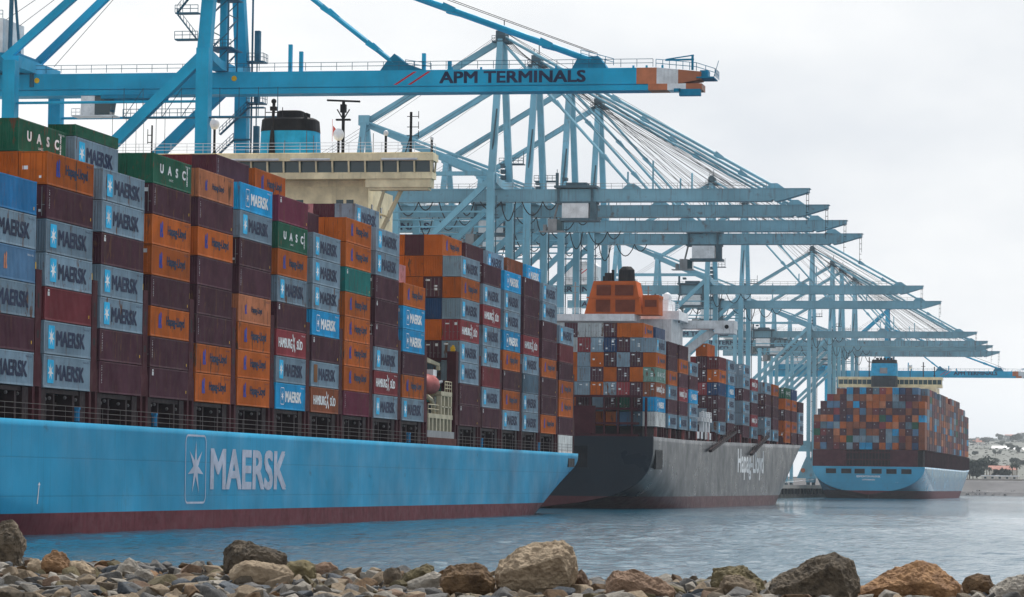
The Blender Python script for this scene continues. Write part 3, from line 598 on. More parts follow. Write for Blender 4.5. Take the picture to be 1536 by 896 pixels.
b.tube((cx0 + 3.6, 691 - Y2S, 45.7), (cx0 + 3.6, 691 - Y2S, 47.6), 0.75, 10); b.tube((cx0 + 4.4, 692 - Y2S, 45.7), (cx0 + 4.4, 692 - Y2S, 48.3), 0.3, 8); b.tube((cx0 + 2.6, 692 - Y2S, 45.7), (cx0 + 2.6, 692 - Y2S, 47.0), 0.3, 8); b.build('exhaust_pipe', m_black, cas)
b = MB(); b.box(9.8, 27.2, 711 - Y2S, 716.5 - Y2S, 37.2, 38.9); b.box(23, 27.1, 710.8 - Y2S, 716.4 - Y2S, 36.2, 37.2)
b.beam((22.5, 713 - Y2S, 36.8), (17.2, 713 - Y2S, 32.8), 1.0, 1.6); b.box(16.4, 17.6, 711.5 - Y2S, 714 - Y2S, 27.0, 33.2); b.build('bridge_wing', m_whitep, ship2)
b = MB(); b.tube((25.6, 710.75 - Y2S, 37.6), (25.6, 710.85 - Y2S, 37.6), 0.45, 10); b.build('wing_light', m_black, ship2)
b = MB()
for x, z in ((10.8, 45.4), (-4.5, 46.2), (0.3, 44.5)): b.tube((x, 699 - Y2S, 38), (x, 699 - Y2S, z), 0.18, 6); b.box(x - 0.8, x + 0.8, 698.9 - Y2S, 699.1 - Y2S, z - 1.0, z - 0.85); b.box(x - 0.5, x + 0.5, 698.9 - Y2S, 699.1 - Y2S, z - 2.2, z - 2.05)
b.build('mast', m_grey, ship2)
dome(14.3, 702 - Y2S, 38, 42.2, 0.95, par=ship2); dome(16.8, 702 - Y2S, 38, 39.5, 0.6, par=ship2)
b = MB(); b.box(9.5, 17.5, 697 - Y2S, 711 - Y2S, 38.4, 40.2); b.box(10.5, 15, 699 - Y2S, 709 - Y2S, 40.2, 42.6); b.rail([(9.5, 696.8 - Y2S, 40.2), (17.5, 696.8 - Y2S, 40.2)], 1.2, 1.2, 0.05, 3); b.build('monkey_island', m_whitep, ship2)
# lifeboat gap
lb2 = empty('lifeboat', (S2 - 2.2, 693.5, 23.6), 0, 'bright red lifeboat hung in the gap amid the dark ship containers', 'lifeboat', 'lifeboats hung at the ship sides')
link('lifeboat_hull', LBOAT, m_red, lb2); link('conning_hatch', CAN, m_whitep, lb2)
b = MB()
for y in (699, 703.5, 708.5): b.box(-1.2, -0.4, y - Y2S, y + 1.0 - Y2S, 14, 19.5)
b.box(-6, -0.4, 690 - Y2S, 712 - Y2S, 14.0, 15.4); b.box(-6, -0.4, 697 - Y2S, 713 - Y2S, 17.6, 18.4); b.rail([(-0.5, 697 - Y2S, 18.4), (-0.5, 713 - Y2S, 18.4)], 1.2, 2, 0.06, 3); b.tube((-2.2, 697 - Y2S, 18), (-2.2, 697 - Y2S, 27.5), 0.45, 8); b.beam((-2.2, 690 - Y2S, 27), (-2.2, 699 - Y2S, 25.8), 0.6, 0.7)
b.build('lifeboat_platform', m_whitep, ship2, (B2, 0, 0))
for y0, y1 in ((703, 745), (775, 808)):
    b = MB(); b.beam((0.6, y0 - Y2S, 11.6), (0.6, y1 - Y2S, 16.2), 0.7, 0.55); b.rail([(1.0, y0 - Y2S, 12.1), (1.0, y1 - Y2S, 16.7)], 1.1, 3, 0.05, 2); b.build('accommodation_ladder', m_dark, ship2, (B2, 0, 0))

# ---- ship 3
Y3S, L3, CX3, B3 = 1344.0, 352.0, -112.7, 21.9
ship3 = empty('container_ship', (CX3, Y3S, 0), 0, 'far container ship showing its bright blue stern and blue funnel', 'ship', 'container ships moored along the quay')
link('hull', hull_mesh(L3, B3, 12.5, 2.35, 3.1, 2.05, 85, 120, 40, lambda l: 1.5 * max(0, (l - 250) / 100) ** 2), [m_hull3, m_boot, m_hull3, m_deckred], ship3)
for i, x in enumerate((-16.6, -10.6, -5.4, 1.2, 7.0, 12.8)):
    b = MB(); b.box(x, x + 4.0, -0.05, 0.2, 9.7, 11.6); b.build('mooring_port', m_black, ship3)
link('lettering', text_mesh('EDMONTON MAERSK', 9.3, 0.75, 0.05), m_white, ship3, (-4.6, -0.05, 8.25), (R(90), 0, 0))
link('lettering', text_mesh('COPENHAGEN', 5.0, 0.55, 0.04), m_white, ship3, (-2.4, -0.05, 7.1), (R(90), 0, 0))
b = MB(); b.box(-B3 + 0.05, -B3 + 13, 0.3, 1.5, 12.5, 19.0); b.box(B3 - 13.5, B3 - 2.8, 0.3, 1.5, 12.5, 19.0)
for i in range(16): x = -8.7 + i * 1.25; b.box(x - 0.1, x + 0.1, 0.4, 1.4, 12.5, 19)
for z in (12.52, 15.0, 17.8): b.box(-9, 9, 0.35, 1.45, z, z + 0.4)
b.build('stern_lashing_frame', m_maroon, ship3)
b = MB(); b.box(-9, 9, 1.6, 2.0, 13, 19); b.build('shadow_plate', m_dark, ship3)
b = MB(); b.box(-40.5, -1.8, 16, 318, 0.01, 6.4); b.build('hatch_coaming', m_dark, ship3, (B3, 0, 12.5))
ps = None
for i in range(42):
    if ps is None: bb = MB(); bb.box(-0.8, 0, -0.45, 0.45, 0, 6.5); ps = bb.mesh('lashing_post')
    link('lashing_post', ps, m_maroon, ship3, (B3 - 0.1, 14.6 + 7.38 * i, 12.5))
b = MB(); b.box(-17, 17, 140, 165, 12.5, 47.6); b.box(-26.2, 18.7, 153, 160, 47.8, 49.2); b.box(-26.4, 18.9, 152.6, 160.4, 51.2, 52.4); hs3 = b.build('superstructure', m_beige, ship3)
b = MB(); b.box(-26.1, 18.6, 153.2, 160.2, 49.2, 51.2); b.build('window_band', m_glass, hs3)
b = MB()
for i in range(23): x = -26.1 + 2.03 * i; b.box(x, x + 0.25, 152.9, 153.15, 49.2, 51.2)
tag(b.build('mullion', m_beige, hs3), kind='stuff')
f3x = -118.4 - CX3
b = loft([oval(5.7, 5, 44), oval(5.7, 5, 54.0)]); f3 = b.build('funnel', m_hull2, ship3, (f3x, 148, 0))
loft([oval(5.75, 5.05, 52.6), oval(5.65, 4.95, 58.0)]).build('funnel_band', m_funblue, f3)
loft([oval(5.6, 4.9, 57.8), oval(5.3, 4.6, 59.6)]).build('funnel_top', m_black, f3)
b = MB(); b.box(-1.6, 1.6, -5.2, -4.9, 53.6, 56.0); b.build('funnel_emblem', m_grey, f3)
b = MB()
for i in range(5): b.tube((-3 + 1.5 * i, 0, 59.4), (-3 + 1.5 * i, 0, 60.5), 0.55, 8)
b.build('exhaust_pipe', m_black, f3)
b = MB()
for x, z in ((-17.9 + 5, 61), (10.6, 59), (15.4, 57), (-8, 58.5 - 4)): b.tube((x, 155, 52), (x, 155, z), 0.25, 6); b.box(x - 0.9, x + 0.9, 154.9, 155.1, z - 2, z - 1.8); b.box(x - 0.6, x + 0.6, 154.9, 155.1, z - 4, z - 3.8)
b.build('mast', m_black, ship3)
dome(4.9, 155, 52, 56, 0.9, par=ship3)
b = MB(); b.tube((-B3 + 1.0, -0.2, 7.2), (-B3 - 12, -18, 5.6), 0.09, 5); b.build('mooring_line', m_whitep, ship3)
# bow mast seen beyond the last stack
b = MB(); b.tube((-4, 338, 14), (-4, 338, 28), 0.5, 6); b.box(-5, -3, 337.8, 338.2, 23, 23.6); b.box(0, 8, 322, 330, 13.8, 19); b.build('foremast', m_maroon, ship3)
# ------------------------------------------------------------------ ship-to-shore cranes
ORIGX, QZ = -142.0, 4.95
def arc_pts(p, q, sag, n=8):
    p = Vector(p); q = Vector(q)
    return [p.lerp(q, i / n) + Vector((0, 0, -sag * 4 * (i / n) * (1 - i / n))) for i in range(n + 1)]
def ship_crane(new, label, y):
    """gantry crane; u = local x (towards the water), v = local y along the quay, z above the quay"""
    body, gird = (m_crA, m_crA) if new else (m_crB, m_crBd)
    mach = m_crAl if new else m_crBs; acc = m_stair if new else m_grey
    V = 11.0; G = -30.5; ZT = 62.0 if new else 63.3; GD = 2.45 if new else 2.35; lw = 1.95 if new else 1.5; ZL = ZT + (2.5 if new else 3.0); AP = 94.0 if new else 97.5
    UT = 76.0 if new else 67.5; UB = -62
    t = empty('ship_to_shore_crane', (ORIGX, y, QZ), 0, label, 'crane', 'ship to shore cranes along the quay')
    P = lambda b, n, m, par=t: b.build(n, m, par)
    for v in (-V, V):
        P(MB().beam((0, v, 2.4), (0, v, ZL), lw * 1.15, lw, side=(1, 0, 0)), 'leg', body)
        P(MB().beam((G, v, 2.4), (G, v, ZT + 1.0), lw * 1.1, lw, side=(1, 0, 0)), 'leg', body)
        P(MB().beam((G + 0.5, v, ZT - 27), (-0.4, v, ZT + 1.2), lw * 0.82, lw * 0.82), 'diagonal_brace', body)
        P(MB().beam((G + 0.7, v, 17), (-0.7, v, 17), 1.7, 2.2), 'portal_beam', body)
        P(MB().tube((G + 0.5, v, ZT - 5.5), (-0.6, v, ZT - 5.5), 0.22, 6), 'tie_rod', body)
    for u in (0, G):
        P(MB().beam((u, -V - 2, 2.0), (u, V + 2, 2.0), 1.5, 1.7), 'sill_beam', body)
        b = MB().mat(0)
        for v in (-V, V):
            for k in (-2.4, -0.8, 0.8, 2.4): b.box(u - 0.45, u + 0.45, v + k - 0.6, v + k + 0.6, 0.05, 1.14)
        P(b, 'bogie', mach)['kind'] = 'stuff'
    # portal head between the waterside legs, hung girder below it
    b = MB(); b.prism([(-V + 1.0, ZL - 0.2), (-V + 1.0, ZT + 0.9), (-4.5, ZT + 0.15), (4.5, ZT + 0.15), (V - 1.0, ZT + 0.9), (V - 1.0, ZL - 0.2), (5, ZL - 1.0), (-5, ZL - 1.0)], 'x', -1.0, 1.0); P(b, 'portal_head', body)
    P(MB().box(G - 0.9, G + 0.9, -V + 0.9, V - 0.9, ZT + 0.1, ZT + 1.9), 'rear_head_beam', body)
    # boom girder with ledge and rail
    hw = 1.9 if new else 1.6
    b = MB(); tip0 = UT - 4.5 if not new else 64.5
    if new:
        b.box(UB, tip0, -hw, hw, ZT - GD, ZT); b.box(UB, tip0 + 1.9, -hw + 0.25, hw - 0.25, ZT - GD - 0.16, ZT - GD - 0.002); b.box(UB, tip0 + 1.8, -hw - 0.12, hw + 0.12, ZT - GD - 0.95, ZT - GD - 0.16)
        P(b, 'girder', gird)
        seg = [(64.5, 67.55, m_stripe), (67.55, 70.8, m_whitep), (70.8, 74.2, m_stripe)]
        for i, (a, c, mm) in enumerate(seg):
            z1a = ZT - max(0, (a - 67.5)) * 0.10; z1c = ZT - max(0, (c - 67.5)) * 0.10
            b = MB(); b.prism([(a, ZT - GD + (0.0 if a < 71 else 0)), (c, ZT - GD + (0.0 if i < 2 else 0.6)), (c, z1c), (a, z1a)], 'y', -hw - 0.003 * i, hw + 0.003 * i); P(b, 'tip_section', mm)
        for a, c, mm in ((66.3, 69.2, m_stripe), (69.2, 72.0, m_whitep), (72.0, 74.4, m_stripe)):
            P(MB().box(a, c, -hw - 0.12, hw + 0.12, ZT - GD - 0.95, ZT - GD - 0.01), 'tip_rail', mm)
        b = MB(); b.box(73.6, 76.2, -2.4, 2.4, ZT - 1.7, ZT - 1.5); b.rail([(67.5, -2.3, ZT), (73.6, -2.3, ZT - 0.6), (76.4, -2.3, ZT - 1.5), (76.4, 2.3, ZT - 1.5)], 1.2, 1.0, 0.05, 2); b.box(74, 75.2, -1.2, 1.2, ZT - 1.5, ZT - 0.4); b.box(71.0, 74.2, -2.2, -1.0, ZT - 4.3, ZT - 3.3); b.box(70.2, 71.2, -2.2, -1.9, ZT - 3.7, ZT - 3.2)
        b.tube((76.2, -2, ZT - 1.5), (76.9, -2, ZT + 0.9), 0.05, 5); b.tube((72.9, -1.5, ZT - 0.4), (72.9, -1.5, ZT + 1.9), 0.2, 6); b.tube((73.1, -1.5, ZT + 1.85), (68.9, -1.5, ZT + 1.25), 0.1, 5); b.tube((73.1, -1.5, ZT + 1.2), (68.8, -1.5, ZT + 1.15), 0.16, 5)
        P(b, 'tip_platform', mach)
        b = MB()
        for u in (36, 40.5, 52, 63.8, 65.8, 68.2): b.box(u, u + 0.3, -1.5, -1.2, ZT, ZT + 0.4)
        P(b, 'bollard_cap', body)['kind'] = 'stuff'
        for u, hh in ((10.6, 4.2), (12.3, 3.1), (31.5, 2.6), (35.5, 1.4)): P(MB().box(u, u + 0.55, -1.6, -1.0, ZT, ZT + hh), 'stowage_post', body)
        link('lettering', text_mesh('APM TERMINALS', 22.5, 1.85, 0.2), m_navy, t, (34.3, -hw - 0.015, ZT - GD + 0.36), (R(90), 0, 0))
        link('slash', poly_mesh([[(0, 0), (0.5, 0), (3.6, 2.0), (3.1, 2.0)], [(2.2, 0), (2.7, 0), (5.8, 2.0), (5.3, 2.0)]], 'slash'), m_pink, t, (27.2, -hw - 0.015, ZT - GD + 0.22), (R(90), 0, 0))
        b = MB()
        for u in (2.2, -29.4): b.tube((u, -hw - 0.1, ZT - 1.0), (u, -hw + 0.1, ZT - 1.0), 0.42, 12)
        P(b, 'hinge_pin', m_yellow)
    else:
        b.prism([(UB, ZT - GD), (tip0 - 3, ZT - GD), (tip0 - 2.6, ZT - GD - 0.35), (tip0 - 1.0, ZT - GD - 0.05), (UT, ZT - 0.75), (UT, ZT), (UB, ZT)], 'y', -hw, hw)
        b.box(UB + 0.01, UT - 8, -hw - 0.2, hw + 0.2, ZT - GD - 0.28, ZT - GD - 0.003); b.box(UB + 0.02, UT + 0.3, -hw - 0.12, hw + 0.12, ZT, ZT + 0.1)
        for i in range(26): u = UB + 4.9 * i; b.box(u, u + 0.1, -hw - 0.06, -hw + 0.01, ZT - GD, ZT - 0.01)
        P(b, 'girder', gird)
        b = MB()
        for k in range(5): b.box(UT - 0.6 - 0.03 * k, UT - 0.1, -0.3, 0.3, ZT - 1.2 - k * 1.3, ZT - 1.12 - k * 1.3)
        b.tube((UT - 0.6, 0, ZT - 7.6), (UT - 0.6, 0, ZT), 0.05, 4); b.tube((UT - 0.1, 0, ZT - 4.6), (UT - 0.1, 0, ZT), 0.05, 4); P(b, 'tip_ladder', m_cable)
        for u, hh in ((9.5, 8.0), (28, 5.2), (33.5, 8.4), (42, 4.8)): P(MB().box(u, u + 0.35, -0.5, -0.2, ZT, ZT + hh * 0.75), 'stowage_post', body)
        link('lettering', text_mesh('APM TERMINALS', 22.5, 1.75, 0.2), m_navy, t, (-57.0, -hw - 0.09, ZT - GD + 0.3), (R(90), 0, 0))
    # rails and walkway on the boom
    b = MB(); b.rail([(UB, -hw - 0.1, ZT + 0.1), (UT - 9, -hw - 0.1, ZT + 0.1)], 1.2, 2.4, 0.045, 2); P(b, 'walkway_railing', acc)
    # upper mast
    if new:
        for s in (-1, 1): P(MB().beam((0, s * (V - 0.2), ZL - 0.4), (0, s * 3.6, AP), lw * 0.95, lw, lw * 0.75, lw * 0.8, side=(1, 0, 0)), 'mast_leg', body)
        P(MB().box(-1.6, 1.6, -5, 5, AP, AP + 1.6), 'mast_head', body)
        b = MB()
        for v in (-2.6, 2.6):
            for u in (-1.3, 1.3): b.tube((u, v, ZT), (u, v, AP - 9), 0.14, 5)
        for k in range(9):
            z = ZT + 2.6 * k + 1
            for v in (-2.6, 2.6): b.tube((-1.3, v, z), (1.3, v, z + 2.4), 0.09, 4)
            b.tube((-1.3, -2.6, z), (-1.3, 2.6, z + (2.4 if k % 2 else 0)), 0.09, 4); b.tube((1.3, -2.6, z), (1.3, 2.6, z + (0 if k % 2 else 2.4)), 0.09, 4)
            if k % 3 == 1: b.box(-2.0, 2.0, -3.4, 3.4, z, z + 0.18); b.rail([(-2, -3.4, z + 0.15), (-2, 3.4, z + 0.15)], 1.1, 1.2, 0.05, 2); b.rail([(-2, -3.4, z + 0.15), (2, -3.4, z + 0.15)], 1.1, 1.2, 0.05, 2)
        P(b, 'lift_tower', m_stair); P(MB().box(-0.5, 0.5, -0.9, 0.9, ZT, AP - 6), 'lift_shaft', body)
        b = MB()
        for k, (z, s_) in enumerate(((ZT + 2, 1), (ZT + 6, 1), (ZT + 9.5, 1), (ZT + 14, 1), (ZT + 18, 1), (ZT + 23, 1))):
            b.box(-4.6, -1.0, -V - 0.4, -V + 1.2, z + 1.8, z + 2.0); b.rail([(-4.6, -V - 0.4, z + 2), (-1, -V - 0.4, z + 2)], 1.1, 0.9, 0.05, 2)
            d = 1 if k % 2 else -1
            b.beam((-2.8 - 1.5 * d, -V, z + 2), (-2.8 + 1.4 * d, -V, z + 5.6), 0.7, 0.14); b.rail([(-2.8 - 1.5 * d, -V - 0.4, z + 2), (-2.8 + 1.4 * d, -V - 0.4, z + 5.6)], 1.0, 0.7, 0.045, 1)
        P(b, 'stairway', m_stair)
        b = MB()
        for z in (ZT - 12, ZT - 3.5, ZT + 3): b.box(0.8, 3.6, V - 1.2, V + 1.6, z, z + 0.2); b.rail([(3.6, V - 1.2, z + 0.2), (3.6, V + 1.6, z + 0.2)], 1.2, 0.9, 0.05, 2); b.rail([(1, V - 1.2, z + 0.2), (3.6, V - 1.2, z + 0.2)], 1.2, 0.9, 0.05, 2); b.box(2.0, 2.8, V - 0.6, V + 0.4, z + 0.2, z + 5.0)
        b.tube((1.5, V, ZT - 22), (1.5, V, ZT + 14), 0.16, 6); b.tube((2.3, V, ZT - 22), (2.3, V, ZT + 8), 0.1, 6)
        P(b, 'service_platform', m_stair)['kind'] = 'stuff'
        fs = [((0, s * 3.0, AP - 9.5), (57.5, s * 1.3, ZT + 1.3), 0.42) for s in (-1, 1)] + [((0, s * 3.4, AP - 9.7), (27.0, s * 1.3, ZT + 1.2), 0.32) for s in (-1, 1)]
        bs = [((0, s * 3.6, AP - 0.5), (-33.2, s * 6.5, ZT + 1.8), 0.9) for s in (-1, 1)]
        for p, q, r in bs: P(MB().beam(p, q, r * 1.15, r * 1.3), 'backstay', body)
        P(MB().prism([(54.6, ZT), (60, ZT), (58.6, ZT + 1.9), (55.5, ZT + 1.7)], 'y', -1.6, 1.6).rail([(56, -1.8, ZT + 1.8), (61, -1.8, ZT + 0.4)], 1.0, 1.2, 0.05, 2), 'stay_anchor', mach)
        P(MB().prism([(25, ZT), (32, ZT), (29, ZT + 1.1), (27.2, ZT + 2.6), (26, ZT + 1.4)], 'y', -1.6, 1.6).rail([(29, -1.8, ZT + 0.6), (33, -1.8, ZT)], 1.0, 1.2, 0.05, 2), 'stay_anchor', mach)
        b = MB()
        for p, q, r in fs[:2]: b.tube((p[0], p[1], p[2] + 1.6), (q[0] + 1, q[1], q[2] + 1.0), 0.05, 4)
        for q in ((-40, 3, ZT + 4), (-46, 3, ZT + 3), (-28, 2, ZT + 1.6)): b.tube((0, 1, AP), q, 0.045, 4)
        P(b, 'rope', m_cable)
    else:
        for s in (-1, 1): P(MB().beam((0, s * (V - 0.9), ZL - 0.4), (0, s * 1.5, AP), lw * 0.95, lw, lw * 0.75, lw * 0.85, side=(1, 0, 0)), 'mast_leg', body)
        b = MB(); b.box(-1.0, 1.0, -2.4, 2.4, AP - 1.5, AP + 0.6); b.box(-1.8, 1.8, -2.6, 2.6, AP - 1.9, AP - 1.6); b.rail([(-1.8, -2.6, AP - 1.6), (1.8, -2.6, AP - 1.6)], 1.1, 0.9, 0.06, 2); b.tube((0.4, 0, AP), (0.4, 0, AP + 3.2), 0.12, 5); b.tube((-0.8, 0, AP), (-0.8, 0, AP + 2.4), 0.1, 5); b.tube((0.0, -1.2, AP + 0.6), (0.0, 1.2, AP + 0.6), 0.7, 10); P(b, 'mast_head', mach)
        fs = [((0.6, s * 1.4, AP - 0.6), (60.0, s * 1.2, ZT + 0.6), 0.30) for s in (-1, 1)] + [((0.6, s * 1.8, AP - 2.2), (29.0, s * 1.2, ZT + 0.6), 0.24) for s in (-1, 1)]
        P(MB().beam((-0.4, 0, AP - 1.4), (G, 0, ZT + 15.0), 1.15, 1.25), 'backstay', body)
        for s in (-1, 1): P(MB().beam((G, s * 7.5, ZT + 1.0), (G, s * 0.8, ZT + 15.5), 1.1, 1.3, side=(1, 0, 0)), 'rear_post', body)
        P(MB().box(G - 1.2, G + 1.2, -1.6, 1.6, ZT + 14.4, ZT + 16.6), 'rear_post_head', body)
        P(MB().beam((G + 0.5, 0, ZT + 14.6), (-1.2, 0, ZT + 2.4), 1.1, 1.25), 'mast_brace', body)
        for s in (-1, 1): P(MB().tube((G + 0.5, s * 1.2, ZT + 15.2), (-1.0, s * 4.0, ZT + 4.4), 0.28, 6), 'tie_rod', body)
        P(MB().beam((G + 0.4, -6, ZT + 3.2), (-1.0, -6, ZT + 3.2), 0.8, 0.9), 'upper_tie_beam', body)
        P(MB().prism([(58, ZT), (62.5, ZT), (60.8, ZT + 1.2), (59.3, ZT + 1.2)], 'y', -1.5, 1.5), 'stay_anchor', body); P(MB().prism([(27, ZT), (31.5, ZT), (29.8, ZT + 1.2), (28.3, ZT + 1.2)], 'y', -1.5, 1.5), 'stay_anchor', body)
        b = MB()
        for k in range(3): b.tube((0.5, -1 + k, AP + 0.6), (58 - 4 * k, -0.8 + 0.8 * k, ZT + 1.6), 0.04, 4)
        for k in range(7): b.tube((0.5, -1.6 + 0.5 * k, AP - 0.4 * k), (33 + 3.6 * k, -1.2 + 0.4 * k, ZT + 0.9), 0.045, 4)
        for k in range(3): b.path(arc_pts((-0.5, -1 + k, AP), (G - 20, -1 + k, ZT + 2), 0.6 * k + 0.6), 0.035, 4)
        P(b, 'rope', m_cable)
        b = MB(); b.box(-2.2, 3.2, V - 1.6, V + 1.3, ZT + 6.6, ZT + 6.8); b.rail([(-2.2, V - 1.6, ZT + 6.8), (3.2, V - 1.6, ZT + 6.8)], 1.2, 1.0, 0.06, 2); b.tube((3.0, V, ZT + 6.8), (3.0, V, ZT + 9.6), 0.08, 4)
        for k in range(5): b.box(-1.7, -0.5, V - 2.6, V - 0.9, ZT + 0.6 + 1.3 * k, ZT + 1.5 + 1.3 * k)
        b.tube((-0.5, -V + 1.4, ZL), (0.6, -V + 2.6, ZL + 14), 0.2, 5)
        P(b, 'service_platform', m_crBs)['kind'] = 'stuff'
        b = MB(); b.tube((1.15, -V + 0.2, 4), (1.15, -V + 0.2, ZT - 2), 0.12, 5)
        for z in (22, 34, 46, 57): b.box(0.9, 1.6, -V - 0.1, -V + 0.5, z, z + 0.25)
        b.tube((1.15, V, 4), (1.15, V, ZT - 2), 0.16, 5); P(b, 'cable_duct', m_crBs)
    for p, q, r in fs:
        s = P(MB().tube(p, q, r, 8), 'forestay', body if new else m_crB)
        pv, qv = Vector(p), Vector(q)
        b = MB()
        for f in ((0.42, 0.80) if not new else (0.4, 0.62, 0.88)): c0 = pv.lerp(qv, f); d = (qv - pv).normalized(); b.beam(c0 - d * 1.0, c0 + d * 1.0, r * (4.0 if not new else 2.8), r * (4.0 if not new else 2.8), r * 2, r * 2)
        b.build('stay_link', body, s)
    # trolley, cab, machinery house, festoon
    tr = empty('trolley', (0, 0, 0)); tr.parent = t
    if new:
        b = MB(); b.box(-4, 4.5, -3.4, 3.4, ZT - GD - 1.6, ZT - GD - 1.0); b.box(-2, 6.5, -2.6, -2.2, ZT - GD - 1.9, ZT - GD - 1.2); b.build('trolley_frame', mach, tr)
        b = MB(); b.box(-7.6, -5.4, -2.0, 0.6, ZT - GD - 4.0, ZT - GD - 1.0); b.box(-9.0, -2.2, -2.3, 0.9, ZT - GD - 4.2, ZT - GD - 4.0); b.rail([(-9, -2.3, ZT - GD - 4.1), (-7.6, -2.3, ZT - GD - 4.1)], 1.1, 0.7, 0.05, 2); b.build('operator_cab', m_whitep, tr)
        b = MB(); b.prism([(-5.4, ZT - GD - 3.9), (-3.0, ZT - GD - 3.9), (-2.6, ZT - GD - 1.1), (-5.4, ZT - GD - 1.1)], 'y', -1.95, 0.55); b.build('cab_window', m_glass, tr)
        b = MB()
        for u in (-2.4, -0.2, 1.4, 2.6, 4.6, 6.0): b.tube((u, -2.2, ZT - GD - 1.6), (u, -2.2, 32), 0.04, 4)
        b.build('hoist_rope', m_cable, tr); tr.location.x = -14.6
        b = MB(); b.box(-58, -31.5, -5.5, 5.5, ZT + 0.2, ZT + 3.0); P(b, 'machinery_base', mach)
        b = MB(); b.box(-57, -34, -5, 5, ZT + 3.0, ZT + 8.4); P(b, 'machinery_house', m_whitep)
        b = MB(); b.tube((-33.5, -3, ZT + 3), (-33.3, -3, ZT + 20), 0.35, 6); b.tube((-31.8, -3, ZT + 2), (-33.0, -3, ZT + 14), 0.22, 6); b.box(-36.5, -30.8, -4.5, -1.5, ZT + 13.2, ZT + 13.9); b.rail([(-36.5, -4.5, ZT + 13.9), (-30.8, -4.5, ZT + 13.9)], 1.2, 1, 0.06, 2); b.box(-37.6, -37.0, -4, -3.4, ZT + 8.4, ZT + 16); b.box(-38.4, -34, -4, -2, ZT + 16, ZT + 16.5); b.rail([(-57, -5.2, ZT + 8.4), (-34, -5.2, ZT + 8.4)], 1.2, 1.5, 0.05, 2); P(b, 'aerial_platform', m_stair)
        b = MB(); b.box(-30.5, -29.9, -2.2, -1.8, ZT - 2, ZT + 1)
        for k in range(9): b.box(-12.5 + 3.0 * k, -12.4 + 3.0 * k, -V - 0.2, -V - 0.1, ZT - GD - 5.4, ZT - GD - 1)
        b.box(-12.5, 11.7, -V - 0.4, -V + 0.6, ZT - GD - 5.6, ZT - GD - 5.4); b.rail([(-12.5, -V - 0.4, ZT - GD - 5.4), (11.7 - 12, -V - 0.4, ZT - GD - 5.4)], 1.2, 1.2, 0.05, 2)
        for k in range(4): b.tube((-12.4 + 3 * k, -V - 0.15, ZT - GD - 5.4), (-9.5 + 3 * k, -V - 0.15, ZT - GD - 1.2), 0.06, 4)
        P(b, 'service_walkway', m_stair)['kind'] = 'stuff'
        b = MB()
        for k in range(3):
            z = ZT - GD - 16 + 5 * k; d = 1
            b.beam((-7.5 + 2.2 * k, V - 1.5, z), (-3.0 + 2.2 * k, V - 1.5, z + 4.2), 0.8, 0.15); b.rail([(-7.5 + 2.2 * k, V - 2, z), (-3.0 + 2.2 * k, V - 2, z + 4.2)], 1.0, 0.7, 0.05, 2); b.box(-3.0 + 2.2 * k, -0.4 + 2.2 * k, V - 2.1, V - 1, z + 4.1, z + 4.3)
        b.box(-9, 6, V - 2.2, V - 1.8, ZT - GD - 16.4, ZT - GD - 16); P(b, 'stairway', m_stair)
    else:
        b = MB(); b.box(-4.6, 4.6, -3.0, 3.0, ZT + 0.3, ZT + 0.8); b.box(-2.2, 2.4, -2.0, 2.0, ZT + 0.8, ZT + 1.5); b.box(-4.4, -3.8, -2.2, -1.6, ZT + 0.8, ZT + 3.6); b.box(-3.0, -2.0, -2.0, 0, ZT + 2.0, ZT + 2.6); b.box(-4.5, 4.5, -2.4, 2.4, ZT - GD - 0.7, ZT - GD - 0.3)
        for u in (-3.8, 3.6): b.box(u - 0.25, u + 0.25, -2.2, -1.9, ZT - GD - 0.6, ZT + 0.4)
        b.build('trolley_frame', m_crBs, tr)
        b = MB(); b.box(-2.9, 2.9, -2.5, 2.4, ZT - GD - 3.9, ZT - GD - 0.7); b.build('electrical_house', m_whitep, tr)
        b = MB(); b.box(-3.4, 4.8, -2.6, 2.5, ZT - GD - 4.5, ZT - GD - 3.9); b.box(3.2, 4.6, -2.3, -0.3, ZT - GD - 3.9, ZT - GD - 0.7); b.build('hoist_frame', m_crBs, tr)
        b = MB(); b.box(-6.2, -4.2, -1.4, 1.0, ZT - GD - 6.6, ZT - GD - 4.0); b.box(-8.2, -2.6, -1.7, 1.2, ZT - GD - 6.8, ZT - GD - 6.6); b.tube((-5, 0, ZT - GD - 4), (-4.2, 0, ZT - GD - 0.6), 0.25, 6); b.tube((-6.9, -0.6, ZT - GD - 6.6), (-6.9, -0.6, ZT - GD - 5.2), 0.45, 8); b.build('operator_cab', m_grey, tr)
        b = MB(); b.box(-4.2, -2.9, -1.35, 0.95, ZT - GD - 6.5, ZT - GD - 4.1); b.build('cab_window', m_glass, tr)
        b = MB()
        for k in range(9):
            u0 = -27 + 4.6 * k; wd = 3.2 + 1.4 * (k % 2)
            b = MB(); b.path([(u0 + wd * i / 8, -2.1, ZT - GD - 0.3 - (4.2 - 1.2 * (k % 3)) * math.sin(math.pi * i / 8) ** 0.8) for i in range(9)], 0.13, 5); P(b, 'festoon_cable', m_cable)
        b = MB(); b.smooth = False; b.box(-47, -36, -4.6, 4.6, ZT + 0.2, ZT + 1.1); b.box(-46.5, -36.5, -4.2, 4.2, ZT + 1.1, ZT + 6.2); b.prism([(-46.5, ZT + 6.2), (-36.5, ZT + 6.2), (-38, ZT + 7.6), (-45, ZT + 7.6)], 'y', -4.2, 4.2); mh = P(b, 'machinery_house', m_whitep)
        link('slash', poly_mesh([[(0, 0), (0.5, 0), (2.6, 1.6), (2.1, 1.6)], [(1.6, 0), (2.1, 0), (4.2, 1.6), (3.7, 1.6)]], 'slash'), m_pink, mh, (-43.5, -4.23, ZT + 3.6), (R(90), 0, 0))
